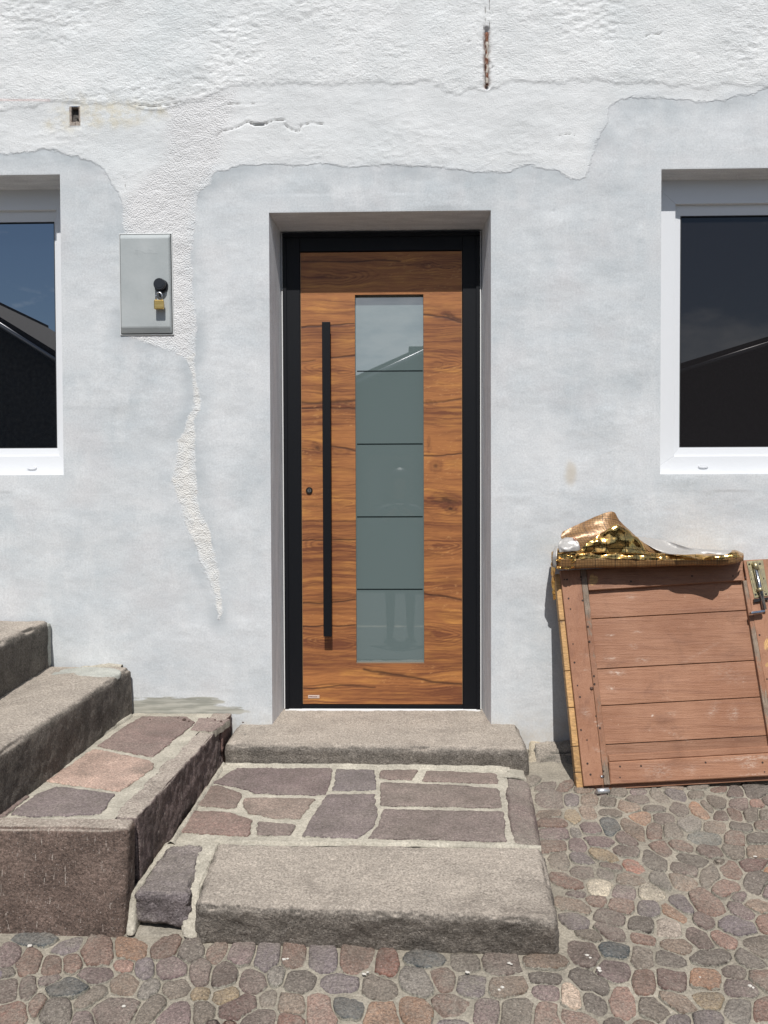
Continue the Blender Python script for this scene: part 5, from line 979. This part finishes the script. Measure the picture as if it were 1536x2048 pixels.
# long folded roll: flat printed face in front, crinkled metal on top
rowsR = []
for (dy, Y) in ((1.0, -.145), (.93, -.178), (.52, -.186), (.22, -.178), (.0, -.150), (-.08, -.10), (.1, -.05), (.6, -.03)):
    rr_ = []
    for px_, top, bot in ((1103, 1106, 1133), (1125, 1097, 1138), (1165, 1098, 1137), (1210, 1097, 1136), (1260, 1100, 1135), (1310, 1106, 1134), (1350, 1107, 1132), (1400, 1109, 1131), (1440, 1107, 1131), (1468, 1102, 1128), (1487, 1108, 1121)):
        rr_.append((px_, top + (bot - top) * dy, Y * (1 if 1110 < px_ < 1480 else .8)))
    rowsR.append(rr_)
sheet('foil_fold', rowsR[:3], M_FP, lambda v: .0012 + .0030 * ss(.45, 1, v), 130, 26, 3, 20)
sheet('foil_fold', rowsR[2:], M_FS, lambda v: .0075 - .0058 * ss(.25, .5, v), 90, 44, 5, 15)
# upright flap with grid print
sheet('foil_flap', [[(1150, 1108, -.165), (1200, 1108, -.17), (1260, 1110, -.165), (1300, 1110, -.15), (1345, 1112, -.13)], [(1128, 1083, -.150), (1180, 1072, -.155), (1232, 1068, -.15), (1270, 1078, -.135), (1312, 1098, -.12)],
                    [(1122, 1074, -.125), (1165, 1056, -.12), (1212, 1044, -.12), (1246, 1056, -.11), (1290, 1088, -.10)], [(1125, 1063, -.115), (1160, 1047, -.10), (1221, 1023, -.09), (1240, 1042, -.09), (1272, 1073, -.085)]], M_FP, .0012, 70, 44, 8, 18, flat=False)
sheet('foil_crumple', [[(1160, 1103, -.185), (1205, 1106, -.19), (1255, 1107, -.185), (1305, 1110, -.16)], [(1166, 1092, -.175), (1198, 1070, -.175), (1240, 1058, -.17), (1292, 1092, -.145)], [(1184, 1084, -.16), (1202, 1063, -.155), (1234, 1050, -.15), (1274, 1078, -.13)]], M_FS, .013, 40, 22, 12, 13)
sheet('foil_crumple', [[(1112, 1137, -.175), (1128, 1138, -.18), (1148, 1137, -.185)], [(1113, 1120, -.18), (1130, 1116, -.185), (1152, 1113, -.19)], [(1114, 1106, -.15), (1132, 1103, -.16), (1156, 1102, -.17)]], M_FS, .010, 30, 30, 15, 45)
sheet('foil_strip', [[(1107, 1200, -.06), (1112, 1198, -.07)], [(1103, 1165, -.07), (1109, 1163, -.09)], [(1102, 1130, -.08), (1110, 1128, -.12)], [(1106, 1104, -.09), (1113, 1104, -.13)]], M_FS, .004, 8, 40, 17, 60)
# paper backing: long flap to the right, crushed corner to the left
sheet('paper_flap', [[(1328, 1108, -.165), (1365, 1109, -.22), (1410, 1107, -.23), (1452, 1110, -.25)], [(1296, 1090, -.13), (1350, 1097, -.14), (1405, 1102, -.22), (1462, 1104, -.235)], [(1268, 1072, -.085), (1325, 1080, -.09), (1385, 1096, -.18), (1463, 1101, -.215)]], M_FB, .0018, 60, 24, 19, 12, flat=False)
sheet('paper_fold', [[(1118, 1105, -.185), (1140, 1103, -.19), (1162, 1101, -.18)], [(1117, 1090, -.17), (1132, 1096, -.19), (1157, 1086, -.175)], [(1121, 1078, -.14), (1135, 1075, -.145), (1145, 1076, -.15)]], M_FB, .006, 14, 12, 22, 30)
sheet('paper_fold', [[(1106, 1134, -.16), (1113, 1136, -.17)], [(1105, 1112, -.17), (1114, 1112, -.18)], [(1110, 1092, -.14), (1115, 1093, -.15)]], M_FB, .003, 6, 14, 24, 30)
pt = onY(1150, 1080, -.158); tl_ = text('lettering', 'GOLD', .017, (0, 0, 0), plain('red_brown_print', (.25, .04, .02), .5), None, .0002)
WORLD.pop(tl_); tl_.parent = foil; tl_.rotation_euler = (math.radians(-8), math.radians(58), 0); tl_.location = Vector(onY(1151, 1086, -.168)) - Vector(onY(1300, 1118, -.1))

# ------------------------------------------------------------------ houses across the yard (seen mirrored in the panes)
def refl(px, py, Yg, Yt):
    p = onY(px, py, Yg); v = ray(px, py) * np.array([1, -1, 1]); return p + v * ((Yt - p[1]) / v[1])
M_RUB = plain('yard_wall_render', (.045, .04, .035), .95, 0, .02, 9, .45); M_TILE = plain('roof_tile', (.018, .012, .010), .85, 0, .02, 12, .4); M_GUT = plain('zinc_gutter', (.3, .3, .32), .4, .9); M_DWIN = plain('dark_window_glass', (.02, .022, .025), .08)
def yard_house(label, prof, y0, depth, xl, xr):
    """prof: roofline as x,z points from left to right"""
    h_ = tag(empty('neighbouring_house', ((xl + xr) / 2, y0, -.4)), label, 'house'); z0_ = -.6
    front = [(xl, y0, z0_), (xr, y0, z0_)] + [(x, y0, z - .10) for x, z in prof[::-1]]; BM().hexa(front, [(a, y0 - depth, c_) for a, _, c_ in front]).done('wall', M_RUB, h_)
    for (a, b_) in zip(prof[:-1], prof[1:]):
        BM().hexa([(a[0] - .05, y0 + .35, a[1] - .09), (b_[0] + .05, y0 + .35, b_[1] - .09), (b_[0] + .05, y0 + .35, b_[1]), (a[0] - .05, y0 + .35, a[1])], [(a[0] - .05, y0 - depth, a[1] - .09), (b_[0] + .05, y0 - depth, b_[1] - .09), (b_[0] + .05, y0 - depth, b_[1]), (a[0] - .05, y0 - depth, a[1])]).done('roof', M_TILE, h_)
        BM().tube([(a[0], y0 + .40, a[1] - .14), (b_[0], y0 + .40, b_[1] - .14)], .045, 10).done('gutter', M_GUT, h_)
    w = (xr - xl)
    for k in (.3, .65):
        x = xl + w * k; fw_ = BM().box(x - .45, x + .45, y0 + .01, y0 + .06, .9, 2.0, .01).done('window', plain('brown_window_frame', (.10, .06, .04), .6), h_)
        BM().box(x - .37, x + .37, y0 + .055, y0 + .065, .98, 1.92).done('pane', M_DWIN, fw_)
    return h_
YT = -11.0
q_ = [refl(a, b_, DY + .03, YT) for a, b_ in ((711, 759), (847, 696))]; s_ = (q_[1][2] - q_[0][2]) / (q_[1][0] - q_[0][0]); xp = q_[1][0] + .5
hs = yard_house('low tiled house with a stub chimney, mirrored in the glass of the new door', [(q_[0][0] - .8, q_[0][2] - .8 * s_), (xp, q_[1][2] + .5 * s_), (xp + 2.2, q_[1][2] + .5 * s_ - 1.0)], YT, 5, q_[0][0] - .75, xp + 2.15)
cq = refl(833, 692, DY + .03, YT - 1); BM().box(cq[0] - .16, cq[0] + .2, YT - 1.4, YT - 1.0, q_[1][2] - .6, cq[2], .02).done('chimney', M_RUB, hs)
q_ = [refl(a, b_, LY, YT) for a, b_ in ((0, 626), (107, 694))]; s_ = (q_[1][2] - q_[0][2]) / (q_[1][0] - q_[0][0])
yard_house('dark gabled house mirrored in the window beside the grey meter box', [(q_[0][0] - 4, q_[0][2] - .5), (q_[0][0] - 1.2, q_[0][2] - 1.2 * s_), (q_[1][0] + .6, q_[1][2] + .6 * s_)], YT + .5, 5, q_[0][0] - 3.9, q_[1][0] + .55)
q_ = [refl(a, b_, RY, YT) for a, b_ in ((1363, 730), (1536, 676))]; s_ = (q_[1][2] - q_[0][2]) / (q_[1][0] - q_[0][0])
yard_house('dark barn mirrored in the window above the gold foil', [(q_[0][0] - .9, q_[0][2] - .9 * s_), (q_[1][0] + 2.5, q_[1][2] + 2.5 * s_), (q_[1][0] + 5, q_[1][2] + 1.2 * s_)], YT + .2, 5, q_[0][0] - .85, q_[1][0] + 4.9)

# ------------------------------------------------------------------ the photographer, seen only as a dim mirror image in the door glass
def skin_person():
    gy = -3.80; gzp = gz(gy); root = tag(empty('person', (.0, gy, gzp)), 'person in dark clothes holding up a phone, mirrored in the door glass', 'person')
    J = {'pelvis': (0, 0, .88, .135, .10), 'waist': (0, 0, 1.02, .12, .09), 'chest': (0, .0, 1.22, .145, .10), 'neck0': (0, 0, 1.36, .07, .06), 'neck': (0, .01, 1.43, .05, .05), 'head0': (0, .02, 1.49, .065, .075), 'head': (0, .02, 1.56, .075, .09), 'crown': (0, .0, 1.63, .06, .07),
         'hipL': (-.09, 0, .82, .09, .09), 'kneeL': (-.10, .02, .45, .055, .055), 'ankL': (-.10, -.01, .09, .038, .04), 'toeL': (-.11, .14, .035, .035, .03), 'hipR': (.09, 0, .82, .09, .09), 'kneeR': (.10, .02, .45, .055, .055), 'ankR': (.10, -.01, .09, .038, .04), 'toeR': (.11, .14, .035, .035, .03),
         'shL': (-.18, 0, 1.30, .055, .055), 'elL': (-.25, .10, 1.08, .042, .042), 'wrL': (-.10, .30, 1.24, .027, .027), 'haL': (-.065, .33, 1.27, .034, .022), 'shR': (.18, 0, 1.30, .055, .055), 'elR': (.25, .10, 1.08, .042, .042), 'wrR': (.10, .30, 1.24, .027, .027), 'haR': (.065, .33, 1.27, .034, .022)}
    E = [('pelvis', 'waist'), ('waist', 'chest'), ('chest', 'neck0'), ('neck0', 'neck'), ('neck', 'head0'), ('head0', 'head'), ('head', 'crown')]
    for s in 'LR': E += [('pelvis', 'hip' + s), ('hip' + s, 'knee' + s), ('knee' + s, 'ank' + s), ('ank' + s, 'toe' + s), ('chest', 'sh' + s), ('sh' + s, 'el' + s), ('el' + s, 'wr' + s), ('wr' + s, 'ha' + s)]
    nm = list(J)
    for s, sg in (('L', -1), ('R', 1)):
        for k, (dx, dz, ln) in enumerate(((.0, .03, .05), (.0, .01, .055), (.0, -.01, .05), (.0, -.028, .04))):
            a = f'f{k}{s}'; b_ = f'g{k}{s}'; J[a] = (sg * (.065), .345, 1.27 + dz, .009, .009); J[b_] = (sg * (.065 - ln * .6), .36, 1.272 + dz, .008, .008); E += [('ha' + s, a), (a, b_)]
        J['t' + s] = (sg * .04, .325, 1.315, .010, .010); E.append(('ha' + s, 't' + s))
    nm = list(J); me = bpy.data.meshes.new('body'); me.from_pydata([J[k][:3] for k in nm], [(nm.index(a), nm.index(b_)) for a, b_ in E], [])
    o = bpy.data.objects.new('body', me); COL.objects.link(o); o.parent = root; sk = o.modifiers.new('skin', 'SKIN'); sk.use_smooth_shade = True
    for i, k in enumerate(nm): me.skin_vertices[0].data[i].radius = J[k][3:5]; me.skin_vertices[0].data[i].use_root = (k == 'pelvis')
    o.modifiers.new('sub', 'SUBSURF').levels = 1; o.modifiers['sub'].render_levels = 2
    t = NT('dark_clothes'); z = t.n('ShaderNodeSeparateXYZ', {0: t.n('ShaderNodeTexCoord').outputs['Object']}); skinm = t.math('MAXIMUM', t.math('GREATER_THAN', z.outputs[2], 1.40), t.math('GREATER_THAN', z.outputs[1], .26))
    me.materials.append(t.fin(t.mix(skinm, (.02, .022, .03), (.12, .08, .06)), .8))
    h = bpy.data.meshes.new('hair'); bb = bmesh.new(); bmesh.ops.create_uvsphere(bb, u_segments=20, v_segments=14, radius=.1)
    for v in bb.verts: v.co = Vector((v.co.x * .98, v.co.y * 1.05 - .015, v.co.z * 1.15 + 1.60 - (.16 if v.co.z < -.03 and v.co.y < .02 else 0)))
    bmesh.ops.delete(bb, geom=[v for v in bb.verts if v.co.y > .065 and v.co.z < 1.62], context='VERTS'); bb.to_mesh(h); bb.free(); ho = bpy.data.objects.new('hair', h); COL.objects.link(ho); ho.parent = root; h.materials.append(plain('dark_hair', (.02, .013, .01), .5))
    ph = tag(empty('phone', (.0, gy + .352, gzp + 1.27)), 'slim dark phone held upright in both hands of the mirrored person', 'phone')
    BM().box(-.04, .04, gy + .348, gy + .357, gzp + 1.215, gzp + 1.355, .003).done('case', plain('phone_case', (.02, .02, .022), .3), ph)
    BM().box(-.036, .036, gy + .3465, gy + .348, gzp + 1.22, gzp + 1.35).done('screen', plain('phone_screen', (.01, .01, .012), .1), ph)
skin_person()
